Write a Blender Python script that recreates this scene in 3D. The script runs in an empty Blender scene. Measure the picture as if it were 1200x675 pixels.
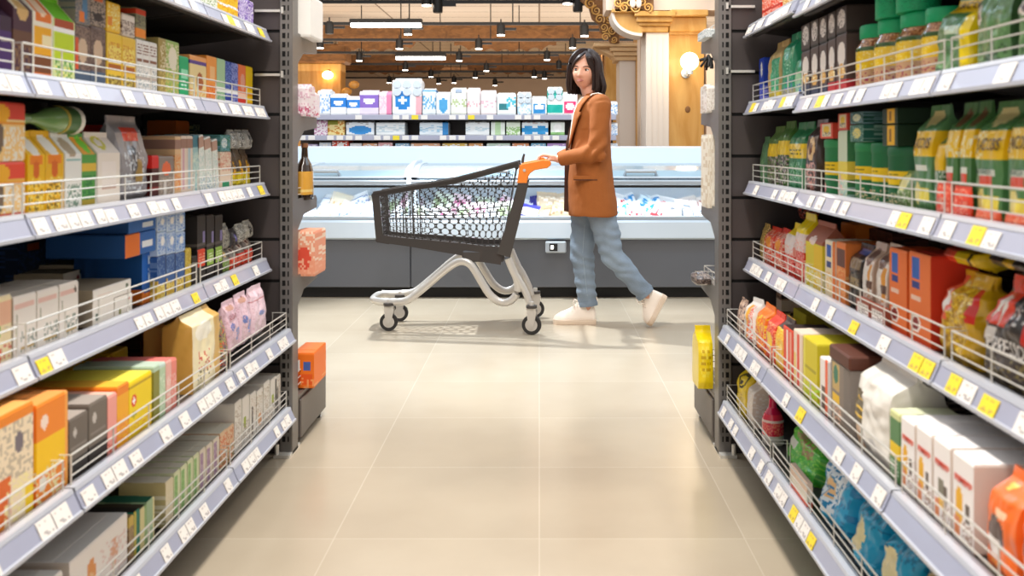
import bpy, math, random
from mathutils import Vector, Matrix, noise
random.seed(7)
D = bpy.data
SC = bpy.context.scene
COL = SC.collection
R = math.radians
F, VX, VY, EH = 1087.0, 632.0, 170.0, 1.15      # focal length in pixels, vanishing point, eye height

def wp(px, py, d):
    return Vector(((px - VX) * d / F, d, EH - (py - VY) * d / F))

# ------------------------------------------------------------------ colours and materials
def lin(h):
    h = h.lstrip('#')
    if len(h) == 3: h = ''.join(c * 2 for c in h)
    o = []
    for i in (0, 2, 4):
        c = int(h[i:i + 2], 16) / 255
        o.append(c / 12.92 if c <= .04045 else ((c + .055) / 1.055) ** 2.4)
    return tuple(o) + (1.0,)

M = {}
def mat(name, col='ffffff', rough=.5, metal=0, emit=None, es=1, spec=.5, trans=0, alpha=1, ior=1.45, coat=0,
        noise_scale=0, noise_amt=0, bump=0, bump_scale=80, attr=False):
    m = D.materials.new(name); m.use_nodes = True
    nt = m.node_tree; b = nt.nodes['Principled BSDF']
    b.inputs['Base Color'].default_value = lin(col)
    b.inputs['Roughness'].default_value = rough
    b.inputs['Metallic'].default_value = metal
    b.inputs['Specular IOR Level'].default_value = spec
    b.inputs['Transmission Weight'].default_value = trans
    b.inputs['IOR'].default_value = ior
    b.inputs['Alpha'].default_value = alpha
    b.inputs['Coat Weight'].default_value = coat
    if emit:
        b.inputs['Emission Color'].default_value = lin(emit); b.inputs['Emission Strength'].default_value = es
    if attr:
        a = nt.nodes.new('ShaderNodeAttribute'); a.attribute_name = 'Col'
        nt.links.new(a.outputs['Color'], b.inputs['Base Color'])
    if noise_amt or bump:
        tc = nt.nodes.new('ShaderNodeTexCoord')
    if noise_amt:
        n = nt.nodes.new('ShaderNodeTexNoise'); n.inputs['Scale'].default_value = noise_scale
        n.inputs['Detail'].default_value = 5
        nt.links.new(tc.outputs['Object'], n.inputs['Vector'])
        mx = nt.nodes.new('ShaderNodeMix'); mx.data_type = 'RGBA'
        c = lin(col)
        mx.inputs[6].default_value = tuple(v * (1 - noise_amt) for v in c[:3]) + (1,)
        mx.inputs[7].default_value = tuple(min(1, v * (1 + noise_amt)) for v in c[:3]) + (1,)
        nt.links.new(n.outputs['Fac'], mx.inputs[0]); nt.links.new(mx.outputs[2], b.inputs['Base Color'])
    if bump:
        n2 = nt.nodes.new('ShaderNodeTexNoise'); n2.inputs['Scale'].default_value = bump_scale
        nt.links.new(tc.outputs['Object'], n2.inputs['Vector'])
        bp = nt.nodes.new('ShaderNodeBump'); bp.inputs['Strength'].default_value = bump
        bp.inputs['Distance'].default_value = .01
        nt.links.new(n2.outputs['Fac'], bp.inputs['Height']); nt.links.new(bp.outputs[0], b.inputs['Normal'])
    M[name] = m
    return m

mat('print_card', rough=.5, attr=True)
mat('print_film', rough=.3, attr=True, coat=.25, bump=.25, bump_scale=14)
mat('print_glass', rough=.12, attr=True, coat=.5)
mat('shelf_steel', '4a4644', .45, .2, noise_scale=6, noise_amt=.12)
mat('panel_steel', '4b4443', .42, .25, noise_scale=3, noise_amt=.15)
mat('post_steel', '7b7774', .38, .45, noise_scale=5, noise_amt=.08)
mat('dark_slot', '0c0b0b', .9)
mat('rail_plastic', 'a6a9bd', .3, coat=.3, noise_scale=9, noise_amt=.06)
mat('rail_lip', 'bfc2cc', .3, coat=.3)
mat('wire_steel', 'd9d6cf', .3, .35)
mat('base_steel', '6d6661', .45, .3, noise_scale=3, noise_amt=.1)
mat('freezer_white', 'ced9e3', .3, coat=.3)
mat('freezer_dark', '67696f', .38, .35, noise_scale=2, noise_amt=.08)
mat('freezer_frame', 'b6bec6', .3, .4)
mat('black_rubber', '1a1817', .6)
mat('glass', 'f4fbff', .02, trans=1, alpha=.22, ior=1.2)
mat('wood_gold', 'c98f3c', .45, noise_scale=3, noise_amt=.2, coat=.2)
mat('wood_brown', '8a5526', .6, noise_scale=6, noise_amt=.3)
mat('wood_pale', 'd6b284', .5, noise_scale=4, noise_amt=.12)
mat('plaster_white', 'd8cabd', .7, noise_scale=2, noise_amt=.04)
mat('plaster_pink', 'dcc5b0', .7, noise_scale=2, noise_amt=.05)
mat('black_metal', '1b1a1a', .45, .3)
mat('lamp_white', 'ffffff', .4, emit='fff4e6', es=7)
mat('lamp_warm', 'ffffff', .4, emit='ffd08a', es=9)
mat('lamp_globe', 'fff0d8', .4, emit='ffe2b0', es=9)
mat('tube_white', 'ffffff', .4, emit='fff8ee', es=5)
mat('cart_plastic', '3e3937', .42, coat=.15)
mat('cart_orange', 'f0821a', .35, coat=.4)
mat('cart_metal', 'cfcac4', .3, .5)
mat('tyre', '2a2725', .6)
mat('skin', 'e0a489', .5, noise_scale=30, noise_amt=.05)
mat('lips', 'b46e62', .45)
mat('eye_white', 'f2ece6', .2)
mat('iris', '2c1a10', .15)
mat('brow', '3a2418', .8)
mat('hair', '2b1a15', .48, noise_scale=60, noise_amt=.5)
mat('coat_wool', '9c5824', .85, noise_scale=120, noise_amt=.1, bump=.15, bump_scale=300)
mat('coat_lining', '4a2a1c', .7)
mat('shirt', 'efe0cf', .8)
mat('denim_light', '9aa8b4', .85)
mat('denim', '7f8d9c', .85, noise_scale=6, noise_amt=.42, bump=.25, bump_scale=140)
mat('shoe', 'f3e4d6', .6)
mat('shoe_sole', 'dcc6b0', .5)

# procedural wood grain on the gold panelling
def grain(m, c1, c2, sx, sz):
    nt = m.node_tree; b = nt.nodes['Principled BSDF']
    tc = nt.nodes.new('ShaderNodeTexCoord'); mp = nt.nodes.new('ShaderNodeMapping')
    mp.inputs['Scale'].default_value = (sx, sx, sz)
    n = nt.nodes.new('ShaderNodeTexNoise'); n.inputs['Scale'].default_value = 2.2; n.inputs['Detail'].default_value = 8
    n.inputs['Distortion'].default_value = 1.2
    r = nt.nodes.new('ShaderNodeValToRGB')
    r.color_ramp.elements[0].color = lin(c1); r.color_ramp.elements[0].position = .32
    r.color_ramp.elements[1].color = lin(c2); r.color_ramp.elements[1].position = .68
    nt.links.new(tc.outputs['Object'], mp.inputs['Vector']); nt.links.new(mp.outputs[0], n.inputs['Vector'])
    nt.links.new(n.outputs['Fac'], r.inputs['Fac']); nt.links.new(r.outputs[0], b.inputs['Base Color'])
grain(M['wood_gold'], 'b98236', 'd2a25a', 3, .5)
grain(M['wood_brown'], '63401d', '8a5c2e', 2, 5)

# floor: large beige tiles with pale joints
def floor_mat():
    m = D.materials.new('floor_tiles'); m.use_nodes = True; nt = m.node_tree; b = nt.nodes['Principled BSDF']
    tc = nt.nodes.new('ShaderNodeTexCoord')
    mp = nt.nodes.new('ShaderNodeMapping'); mp.inputs['Location'].default_value = (0, -(2.71 - 2.4), 0)
    br = nt.nodes.new('ShaderNodeTexBrick'); br.offset = 0; br.squash = 1
    br.inputs['Scale'].default_value = 1; br.inputs['Brick Width'].default_value = .6
    br.inputs['Row Height'].default_value = .6; br.inputs['Mortar Size'].default_value = .0018
    br.inputs['Mortar Smooth'].default_value = .2; br.inputs['Bias'].default_value = 0
    br.inputs['Color1'].default_value = lin('c0b19b'); br.inputs['Color2'].default_value = lin('b9aa94')
    br.inputs['Mortar'].default_value = lin('cdbfab')
    nt.links.new(tc.outputs['Object'], mp.inputs['Vector']); nt.links.new(mp.outputs[0], br.inputs['Vector'])
    n = nt.nodes.new('ShaderNodeTexNoise'); n.inputs['Scale'].default_value = 1.6; n.inputs['Detail'].default_value = 6
    nt.links.new(tc.outputs['Object'], n.inputs['Vector'])
    r = nt.nodes.new('ShaderNodeValToRGB')
    r.color_ramp.elements[0].color = (.90, .89, .88, 1); r.color_ramp.elements[0].position = .35
    r.color_ramp.elements[1].color = (1, 1, 1, 1); r.color_ramp.elements[1].position = .62
    nt.links.new(n.outputs['Fac'], r.inputs['Fac'])
    mx = nt.nodes.new('ShaderNodeMix'); mx.data_type = 'RGBA'; mx.blend_type = 'MULTIPLY'; mx.inputs[0].default_value = 1
    nt.links.new(br.outputs['Color'], mx.inputs[6]); nt.links.new(r.outputs[0], mx.inputs[7])
    nt.links.new(mx.outputs[2], b.inputs['Base Color'])
    b.inputs['Roughness'].default_value = .24; b.inputs['Specular IOR Level'].default_value = .55
    M['floor'] = m
floor_mat()

# ------------------------------------------------------------------ mesh builder
class MB:
    def __init__(s): s.v = []; s.f = []; s.m = []; s.c = []
    def add(s, vs, fs, mi=0, cols=None):
        o = len(s.v); s.v += [tuple(p) for p in vs]
        for i, f in enumerate(fs):
            s.f.append(tuple(o + k for k in f)); s.m.append(mi)
            s.c.append(cols[i] if cols else (1, 1, 1, 1))
    def box(s, x0, y0, z0, x1, y1, z1, mi=0, col=None, b=0):
        if x0 > x1: x0, x1 = x1, x0
        if y0 > y1: y0, y1 = y1, y0
        if z0 > z1: z0, z1 = z1, z0
        if b <= 0:
            vs = [(x0,y0,z0),(x1,y0,z0),(x1,y1,z0),(x0,y1,z0),(x0,y0,z1),(x1,y0,z1),(x1,y1,z1),(x0,y1,z1)]
            fs = [(0,3,2,1),(4,5,6,7),(0,1,5,4),(1,2,6,5),(2,3,7,6),(3,0,4,7)]
        else:   # chamfered
            b = min(b, (x1-x0)/2.01, (y1-y0)/2.01, (z1-z0)/2.01)
            ring = lambda i, z: [(x0+b-i,y0-i+b-b+ (b if 0 else 0),z)]
            def loop(ins, z):
                return [(x0+b,y0+ins,z),(x1-b,y0+ins,z),(x1-ins,y0+b,z),(x1-ins,y1-b,z),(x1-b,y1-ins,z),(x0+b,y1-ins,z),(x0+ins,y1-b,z),(x0+ins,y0+b,z)]
            vs = loop(b, z0) + loop(0, z0+b) + loop(0, z1-b) + loop(b, z1)
            fs = [tuple(reversed(range(8))), tuple(range(24, 32))]
            for r in range(3):
                for k in range(8):
                    a, c = r*8+k, r*8+(k+1) % 8
                    fs.append((a, c, c+8, a+8))
        s.add(vs, fs, mi, [col]*len(fs) if col else None)
    def tube(s, pts, r, n=8, mi=0, flat=1.0, closed=False, rs=None, up=Vector((0,0,1))):
        pts = [Vector(p) for p in pts]; N = len(pts); vs = []
        for i, p in enumerate(pts):
            a = pts[i-1] if (i > 0 or closed) else p
            c = pts[(i+1) % N] if (i < N-1 or closed) else p
            t = (c - a)
            if t.length < 1e-9: t = Vector((0,0,1))
            t.normalize()
            u = up if abs(t.dot(up)) < .95 else (Vector((1,0,0)) if abs(t.x) < .9 else Vector((0,1,0)))
            sd = t.cross(u).normalized(); w = sd.cross(t).normalized()
            rr = rs[i] if rs else r
            for k in range(n):
                an = 2*math.pi*k/n
                vs.append(p + sd*math.cos(an)*rr*flat + w*math.sin(an)*rr)
        fs = []
        for i in range(N if closed else N-1):
            j = (i+1) % N
            for k in range(n):
                l = (k+1) % n
                fs.append((i*n+k, i*n+l, j*n+l, j*n+k))
        if not closed:
            fs.append(tuple(reversed(range(n)))); fs.append(tuple(range((N-1)*n, N*n)))
        s.add(vs, fs, mi)
    def cyl(s, p0, p1, r, n=16, mi=0, r1=None):
        s.tube([p0, p1], r, n, mi, rs=[r, r if r1 is None else r1])
    def lathe(s, prof, cx, cy, cz=0, n=20, mi=0, axis='z'):
        vs = []
        for (r, z) in prof:
            for k in range(n):
                a = 2*math.pi*k/n
                p = (r*math.cos(a), r*math.sin(a), z)
                if axis == 'y': p = (p[0], p[2], p[1])
                vs.append((cx+p[0], cy+p[1], cz+p[2]))
        fs = []
        for i in range(len(prof)-1):
            for k in range(n):
                l = (k+1) % n
                fs.append((i*n+k, i*n+l, (i+1)*n+l, (i+1)*n+k))
        fs.append(tuple(reversed(range(n)))); fs.append(tuple(range((len(prof)-1)*n, len(prof)*n)))
        s.add(vs, fs, mi)
    def ell(s, c, rx, ry, rz, n=14, mi=0):
        prof = [(math.sin(math.pi*i/n), -math.cos(math.pi*i/n)) for i in range(n+1)]
        prof[0] = (.02, -1); prof[-1] = (.02, 1)
        o = len(s.v); s.lathe(prof, 0, 0, 0, n*2, mi)
        for i in range(o, len(s.v)):
            x, y, z = s.v[i]; s.v[i] = (c[0]+x*rx, c[1]+y*ry, c[2]+z*rz)
    def prism(s, poly, y0, y1, mi=0, plane='xz'):
        n = len(poly)
        def P(a, b, t):
            return (a, t, b) if plane == 'xz' else ((t, a, b) if plane == 'yz' else (a, b, t))
        vs = [P(a, b, y0) for a, b in poly] + [P(a, b, y1) for a, b in poly]
        fs = [tuple(range(n)), tuple(reversed(range(n, 2*n)))]
        for k in range(n):
            l = (k+1) % n; fs.append((k, k+n, l+n, l))
        s.add(vs, fs, mi)
    def mesh(s, name, mats, smooth=False):
        me = D.meshes.new(name); me.from_pydata(s.v, [], s.f)
        for m in mats: me.materials.append(M[m])
        me.polygons.foreach_set('material_index', s.m)
        if any(M[m].node_tree.nodes.get('Attribute') for m in mats):
            a = me.color_attributes.new('Col', 'FLOAT_COLOR', 'CORNER')
            buf = []
            for f, c in zip(s.f, s.c): buf += list(c)*len(f)
            a.data.foreach_set('color', buf)
        if smooth: me.polygons.foreach_set('use_smooth', [True]*len(s.f))
        me.validate(); me.update()
        return me
    def build(s, name, mats, parent=None, smooth=False, recalc=False):
        if isinstance(mats, str): mats = [mats]
        me = s.mesh(name, mats, smooth)
        if recalc: fixn(me)
        if smooth:
            try: me.set_sharp_from_angle(angle=R(42))
            except Exception: pass
        return link(name, me, parent)

def fixn(me):
    import bmesh
    b = bmesh.new(); b.from_mesh(me); bmesh.ops.recalc_face_normals(b, faces=b.faces); b.to_mesh(me); b.free()

def link(name, me, parent=None):
    o = D.objects.new(name, me); COL.objects.link(o)
    if parent: o.parent = parent
    return o
def empty(name, loc=(0,0,0), rz=0):
    o = D.objects.new(name, None); COL.objects.link(o); o.location = loc; o.rotation_euler = (0,0,rz)
    o.empty_display_size = .05
    return o
def tag(o, label=None, cat=None, group=None, kind=None):
    if label: o['label'] = label
    if cat: o['category'] = cat
    if group: o['group'] = group
    if kind: o['kind'] = kind
    return o
def copy_tree(o, parent=None):
    c = o.copy(); COL.objects.link(c); c.parent = parent
    for ch in list(o.children): copy_tree(ch, c)
    return c

REG = []
def reg(o, look, place, cat, key, end='the far end'):
    o['category'] = cat; REG.append((o, look, place, key, end))
ORD = 'first second third fourth fifth sixth seventh eighth ninth tenth eleventh twelfth thirteenth fourteenth fifteenth sixteenth seventeenth eighteenth nineteenth twentieth'.split()
def finish_labels():
    g = {}
    for r in REG: g.setdefault((r[1], r[2]), []).append(r)
    for (look, place), rs in g.items():
        if len(rs) == 1:
            rs[0][0]['label'] = f'{look} {place}'
        else:
            rs.sort(key=lambda r: r[3])
            for i, r in enumerate(rs):
                r[0]['label'] = f'{look} {place}, {ORD[i] if i < 20 else "one farther"} from {r[4]}'
                r[0]['group'] = f'{look} {place}'

# ------------------------------------------------------------------ lettering
_TX = {}
def text_geo(s):
    if s not in _TX:
        cu = D.curves.new('lettering', 'FONT'); cu.body = s; cu.size = 1; cu.resolution_u = 2; cu.offset = .012
        ob = D.objects.new('lettering', cu)
        me = D.meshes.new_from_object(ob)
        vs = [v.co.copy() for v in me.vertices]; fs = [tuple(p.vertices) for p in me.polygons]
        D.objects.remove(ob); D.meshes.remove(me); D.curves.remove(cu)
        x0 = min(v.x for v in vs); x1 = max(v.x for v in vs); y0 = min(v.y for v in vs); y1 = max(v.y for v in vs)
        _TX[s] = ([((v.x-x0)/(x1-x0), (v.y-y0)/(y1-y0)) for v in vs], fs)
    return _TX[s]

# ------------------------------------------------------------------ packaging
PROF = {   # v, width factor, depth factor, roundness
 'box':   [(0,1,1,0),(1,1,1,0)],
 'flat':  [(0,.99,.96,.04),(.05,1,1,.05),(.86,1,.92,.05),(.95,.98,.2,0),(1,.97,.06,0)],
 'gable': [(0,1,1,0),(.72,1,1,0),(.93,1,.06,0),(1,1,.05,0)],
 'bag':   [(0,.95,.86,.12),(.12,1,1,.3),(.6,.99,1,.3),(.76,.97,.8,.2),(.9,.95,.09,0),(1,.94,.04,0)],
 'brick': [(0,.97,.95,.04),(.06,1,1,.05),(.84,1,1,.05),(.93,.97,.9,.05),(.955,.9,.2,0),(1,.88,.05,0)],
 'pouch': [(0,.97,.5,.3),(.1,1,.9,.4),(.45,1,1,.45),(.8,.97,.5,.3),(.92,.96,.06,0),(1,.96,.04,0)],
 'sack':  [(0,.9,.8,.3),(.15,1,1,.5),(.55,1,.98,.5),(.75,.86,.7,.5),(.86,.6,.3,.4),(1,.72,.12,.3)],
 'pillow':[(0,.94,.05,0),(.06,.95,.07,0),(.25,1,.85,.5),(.5,1,1,.5),(.75,1,.85,.5),(.94,.95,.07,0),(1,.94,.05,0)],
 'jar':   [(0,.9,.9,1),(.04,1,1,1),(.66,1,1,1),(.76,.82,.82,1),(.8,.78,.78,1)],
 'tin':   [(0,1,1,1),(.01,1.02,1.02,1),(.03,1,1,1),(.85,1,1,1)],
 'sqtin': [(0,1,1,.12),(.82,1,1,.12)],
 'bottle':[(0,.96,.96,1),(.03,1,1,1),(.5,1,1,1),(.62,.8,.8,1),(.74,.4,.4,1),(.92,.34,.34,1)],
}
LIDS = {'jar': (.8, 1, .84), 'tin': (.85, 1, 1.03), 'sqtin': (.82, 1, 1.02), 'bottle': (.92, 1, .4)}
NOISE = {'bag': .045, 'pouch': .05, 'sack': .085, 'pillow': .07, 'brick': .03, 'flat': .03}

def parse(ops):
    out = []
    for t in ops.split(';'):
        p = t.split()
        if not p: continue
        out.append((p[0], [float(x) for x in p[1:5]], p[5], p[6:] ))
    return out

def pack(shape, w, d, h, base, ops='', side=None, nu=14, nv=20, lid=None, top=None, seed=0):
    """One packed product: origin at the middle of its base front edge, front looks to local -y."""
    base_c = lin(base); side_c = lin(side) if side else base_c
    P = parse(ops); rnd = random.Random(seed)
    prof = PROF[shape]; rd = shape in LIDS and shape != 'sqtin'
    amp = NOISE.get(shape, 0) * min(w, h)
    def prm(v):
        for a, b in zip(prof, prof[1:]):
            if v <= b[0] + 1e-9:
                t = (v-a[0])/max(1e-9, b[0]-a[0]); t = t if shape in ('box','gable','jar','tin','bottle','sqtin') else t*t*(3-2*t)*.5+t*.5
                return [a[k] + (b[k]-a[k])*t for k in (1,2,3)]
        return list(prof[-1][1:])
    hw, hd = w/2, d/2
    def at(a, b, v, off=0):      # a,b on the unit square outline
        sw, sd, e = prm(v)
        ca, cb = a*math.sqrt(max(0,1-b*b/2)), b*math.sqrt(max(0,1-a*a/2))
        x, y = (a+(ca-a)*e)*hw*sw, (b+(cb-b)*e)*hd*sd
        z = v*h
        if amp:
            q = Vector((x*9/max(w,.05)*.5+seed*3.1, y*6+seed, z*9/max(h,.1)*.5+b*2))
            k = noise.noise(q)+.5*noise.noise(q*2.3)
            L = math.hypot(x, y) or 1
            x += x/L*k*amp*.5; y += y/L*k*amp
        if off:
            y += -off if b <= -.99 else 0
        return (x, y + hd, z)
    ks = sorted(set([round(i/nv*prof[-1][0], 4) for i in range(nv+1)] + [p[0] for p in prof]))
    ks = [k for i, k in enumerate(ks) if i == 0 or k - ks[i-1] > .004]
    ns = max(3, nu//3) if shape != 'box' else 3
    nb = 4 if not rd else nu
    if rd: ns = nu
    out = [(-1+2*i/nu, -1.0, 'f', (i+.5)/nu) for i in range(nu)] + [(1.0, -1+2*i/ns, 's', (i+.5)/ns) for i in range(ns)] + \
          [(1-2*i/nb, 1.0, 'b', (i+.5)/nb) for i in range(nb)] + [(-1.0, 1-2*i/ns, 's', (i+.5)/ns) for i in range(ns)]
    n = len(out)
    def paint(u, v, zone):
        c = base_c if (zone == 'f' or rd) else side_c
        for k, (a0, b0, a1, b1), hx, rest in P:
            if k == 'T': continue
            if zone != 'f' and not rd and not (a0 <= 0 and a1 >= 1): continue
            if k == 'c':
                if ((u-a0)/a1)**2 + ((v-b0)/b1)**2 <= 1: c = lin(hx)
            elif a0 <= u <= a1 and b0 <= v <= b1:
                if k == 'r': c = lin(hx)
                elif k == 'm':
                    if rnd.random() < (float(rest[0]) if rest else .4): c = lin(hx)
                elif k == 't':
                    if int(v*nv*1.0) % 2 == 0 and rnd.random() < .72: c = lin(hx)
        return c
    mb = MB(); vs = []; fs = []; cs = []
    eps = min(.0015, d*.1)/max(h, .02)
    for v in ks:
        for (a, b, z, u) in out: vs.append(at(a, b, v))
    if shape == 'box':
        vs = []
        bev = min(.002, hd*.2)
        for i, v in enumerate(ks):
            inset = bev if i in (0, len(ks)-1) else 0
            for (a, b, z, u) in out:
                x, y = a*(hw-inset), b*(hd-inset)+hd
                vs.append((x, y, v*h))
        # thin chamfer rows at top and bottom
    for i in range(len(ks)-1):
        vm = (ks[i]+ks[i+1])/2
        for k in range(n):
            l = (k+1) % n
            fs.append((i*n+k, i*n+l, (i+1)*n+l, (i+1)*n+k)); cs.append(paint(out[k][3], vm, out[k][2]))
    fs.append(tuple(reversed(range(n)))); cs.append(side_c)
    t0 = (len(ks)-1)*n
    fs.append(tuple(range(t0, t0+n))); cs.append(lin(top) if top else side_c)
    mb.add(vs, fs, 0, cs)
    if shape == 'box' and h > .05 and d > .05:   # glued flap across the top, a card thickness proud
        mb.box(-hw*.96, hd*.55, h-.0005, hw*.96, hd*1.45, h+.0008, 0, lin(top) if top else side_c)
    for k, (a0, b0, a1, b1), hx, rest in P:
        if k != 'T': continue
        tv, tf = text_geo(' '.join(rest)); c = lin(hx)
        pts = []
        for (tu, tvv) in tv:
            u = a0 + (a1-a0)*tu; v = b0+(b1-b0)*tvv
            pts.append(at(-1+2*u, -1.0, v, .0035 if amp else .0012))
        mb.add(pts, tf, 0, [c]*len(tf))
    mt = 'print_glass' if shape in ('jar','bottle') else ('print_film' if shape in NOISE else 'print_card')
    me = mb.mesh(shape, [mt], smooth=shape not in ('box','gable'))
    if shape not in ('box', 'gable'):
        try: me.set_sharp_from_angle(angle=R(50))
        except Exception: pass
    lm = None
    if shape in LIDS:
        v0, v1, s_ = LIDS[shape]; lb = MB(); lc = lin(lid or base)
        if rd:
            r0 = hw*s_
            pr = [(r0*.98, v0*h), (r0, v0*h+.002), (r0, v1*h-.004), (r0*.95, v1*h)]
            lb.lathe(pr, 0, hd, 0, 20)
            for j in range(len(lb.v)):
                x, y, z = lb.v[j]; lb.v[j] = (x, (y-hd)*hd/hw+hd, z)
        else:
            lb.box(-hw*s_, hd-hd*s_, v0*h, hw*s_, hd+hd*s_, v1*h, b=.004)
        lb.c = [lc]*len(lb.f)
        lm = lb.mesh('lid', ['print_card'], smooth=rd)
        if rd:
            try: lm.set_sharp_from_angle(angle=R(42))
            except Exception: pass
    return me, lm
# ================================================================== the hall
def wbuild(mb, name, mats, parent, smooth=False, recalc=False):
    """children are written in world coordinates under an Empty"""
    o = mb.build(name, mats, parent, smooth, recalc)
    p = parent
    if p is not None and p.type == 'EMPTY': o.location = -p.location
    return o

def plane_obj(name, x0, y0, x1, y1, z, m, thick=.05):
    mb = MB(); mb.box(x0, y0, z-thick if m == 'floor' else z, x1, y1, z if m == 'floor' else z+thick)
    o = mb.build(name, m); tag(o, kind='structure'); return o
plane_obj('floor', -14, -3, 14, 42, 0, 'floor')

# ceiling of the back hall: cream boards with dark joints
CZ = 4.25
m = mat('ceiling_boards', 'e6d8c8', .8)
nt = m.node_tree
tc = nt.nodes.new('ShaderNodeTexCoord'); br = nt.nodes.new('ShaderNodeTexBrick'); br.offset = 0
br.inputs['Scale'].default_value = 1; br.inputs['Brick Width'].default_value = 3.6; br.inputs['Row Height'].default_value = .9
br.inputs['Mortar Size'].default_value = .02
br.inputs['Color1'].default_value = lin('e9dccd'); br.inputs['Color2'].default_value = lin('e0d0be'); br.inputs['Mortar'].default_value = lin('8b7866')
nt.links.new(tc.outputs['Object'], br.inputs['Vector']); nt.links.new(br.outputs['Color'], nt.nodes['Principled BSDF'].inputs['Base Color'])
plane_obj('ceiling', -14, 12.5, 14, 42, CZ, 'ceiling_boards')
mb = MB(); mb.box(-14, 41.8, 0, 14, 42, CZ); tag(mb.build('wall_back', 'plaster_pink'), kind='structure')
mb = MB(); mb.box(-14.2, -3, 0, -14, 42, CZ); tag(mb.build('wall_left', 'plaster_pink'), kind='structure')
mb = MB(); mb.box(14, -3, 0, 14.2, 42, CZ); tag(mb.build('wall_right', 'plaster_pink'), kind='structure')

# ceiling beams of brown wood hanging across the hall, some with a scalloped lower edge
def scallop(x0, x1, zt, zb, y, amp, pitch, name, look, m='wood_brown', arches=True):
    poly_top = []
    n = max(8, int((x1-x0)/pitch)*6)
    mb = MB(); vs = []
    for i in range(n+1):
        x = x0+(x1-x0)*i/n
        t = (x-x0)/(x1-x0)
        big = math.sin(math.pi*t)**.5 if arches else 1
        zz = zb+(zt-zb)*.0 + (1-big)*(zt-zb)*.55 + amp*abs(math.sin(math.pi*(x-x0)/pitch)) * 1.0
        vs += [(x, y, zz), (x, y, zt), (x, y+.08, zz), (x, y+.08, zt)]
    fs = []
    for i in range(n):
        a = 4*i; b = a+4
        fs += [(a, b, b+1, a+1), (a+3, b+3, b+2, a+2), (a+2, b+2, b, a), (a+1, b+1, b+3, a+3)]
    fs += [(0, 1, 3, 2), (4*n+2, 4*n+3, 4*n+1, 4*n)]
    mb.add(vs, fs)
    return mb
wood = 0
def beam(y, z0, z1, x0, x1, label):
    mb = MB(); mb.box(x0, y, z0, x1, y+.3, z1, b=.01)
    n = int((x1-x0)/.3)
    for i in range(n):       # raised lozenge lattice strips on the front face
        xa = x0+(x1-x0)*i/n; xb = x0+(x1-x0)*(i+1)/n
        h = (z1-z0)
        mb.add([(xa, y-.015, z0+.03), (xa+.04, y-.015, z0+.03), (xb, y-.015, z1-.03), (xb-.04, y-.015, z1-.03)], [(0,1,2,3)])
        mb.add([(xb-.04, y-.016, z0+.03), (xb, y-.016, z0+.03), (xa+.04, y-.016, z1-.03), (xa, y-.016, z1-.03)], [(0,1,2,3)])
    o = mb.build('ceiling_beam', 'wood_brown'); tag(o, label, 'beam', kind='structure'); return o
beam(20, 3.41, 3.76, -7.5, 2.4, '')
beam(25, 3.33, 3.58, -8.5, 3, '')
beam(31, 3.66, 3.78, -10, 4, '')
for (x0p, x1p, y0p, y1p, d, nm) in [(396, 487, 46, 62, 21.6, 'nearer'), (532, 652, 46, 62, 21.6, 'x'), (404, 520, 76, 88, 28, 'f'), (548, 690, 76, 88, 28, 'g')]:
    a = wp(x0p, y1p, d); b = wp(x1p, y0p, d)
    mb = scallop(a.x, b.x, b.z, a.z, d, .09 if d < 25 else .07, .34 if d < 25 else .4, '', '')
    o = mb.build('carved_valance', 'wood_brown')
    reg(o, 'carved brown scalloped valance', 'under the nearer beams' if d < 25 else 'under the farther beams', 'valance', a.x, 'the bottle end')
# hanging rods between the tracks and the ceiling boards are part of each track
TR = [(2.7, 13.3, .02), (28, 15.7, .02), (47, 18.1, .02), (62, 20.6, .02), (75, 23.5, .02), (83, 25.9, .02), (90, 28.3, .02)]
TZ = 3.2
for i, (py, d, t) in enumerate(TR):
    t_ = empty('lighting_track', (0, d, TZ))
    mb = MB(); mb.box(-7-d*.1, d-.02, TZ-.02, {13.3: 1.05, 15.7: 1.1}.get(d, 1.9), d+.02, TZ+.03)
    wbuild(mb, 'track_bar', 'black_metal', t_)
    for k in range(5):
        mb = MB(); x = -6.2+k*1.75+(i % 2)*.5
        if x < 1.0:
            mb.cyl((x, d, TZ+.03), (x, d, CZ), .012, 6); wbuild(mb, 'hanging_rod', 'black_metal', t_)
    reg(t_, 'black ceiling lighting track bar', 'in the back hall', 'lighting track', d, 'the camera')
def tube_lamp(px0, px1, py, d):
    a = wp(px0, py, d); b = wp(px1, py, d)
    t = empty('hanging_tube_light', ((a.x+b.x)/2, d, a.z))
    mb = MB(); mb.box(a.x, d-.06, a.z+.02, b.x, d+.06, a.z+.09, b=.01); wbuild(mb, 'housing', 'black_metal', t)
    mb = MB(); mb.box(a.x+.02, d-.05, a.z-.05, b.x-.02, d+.05, a.z+.02, b=.01); wbuild(mb, 'diffuser', 'tube_white', t)
    return t
reg(tube_lamp(410, 495, 28.5, 15.6), 'wide glowing white tube light', 'on the nearer track', 'lamp', 0)
reg(tube_lamp(463, 523, 67.5, 20.5), 'narrow glowing white tube light', 'on the farther track', 'lamp', 0)
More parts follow.
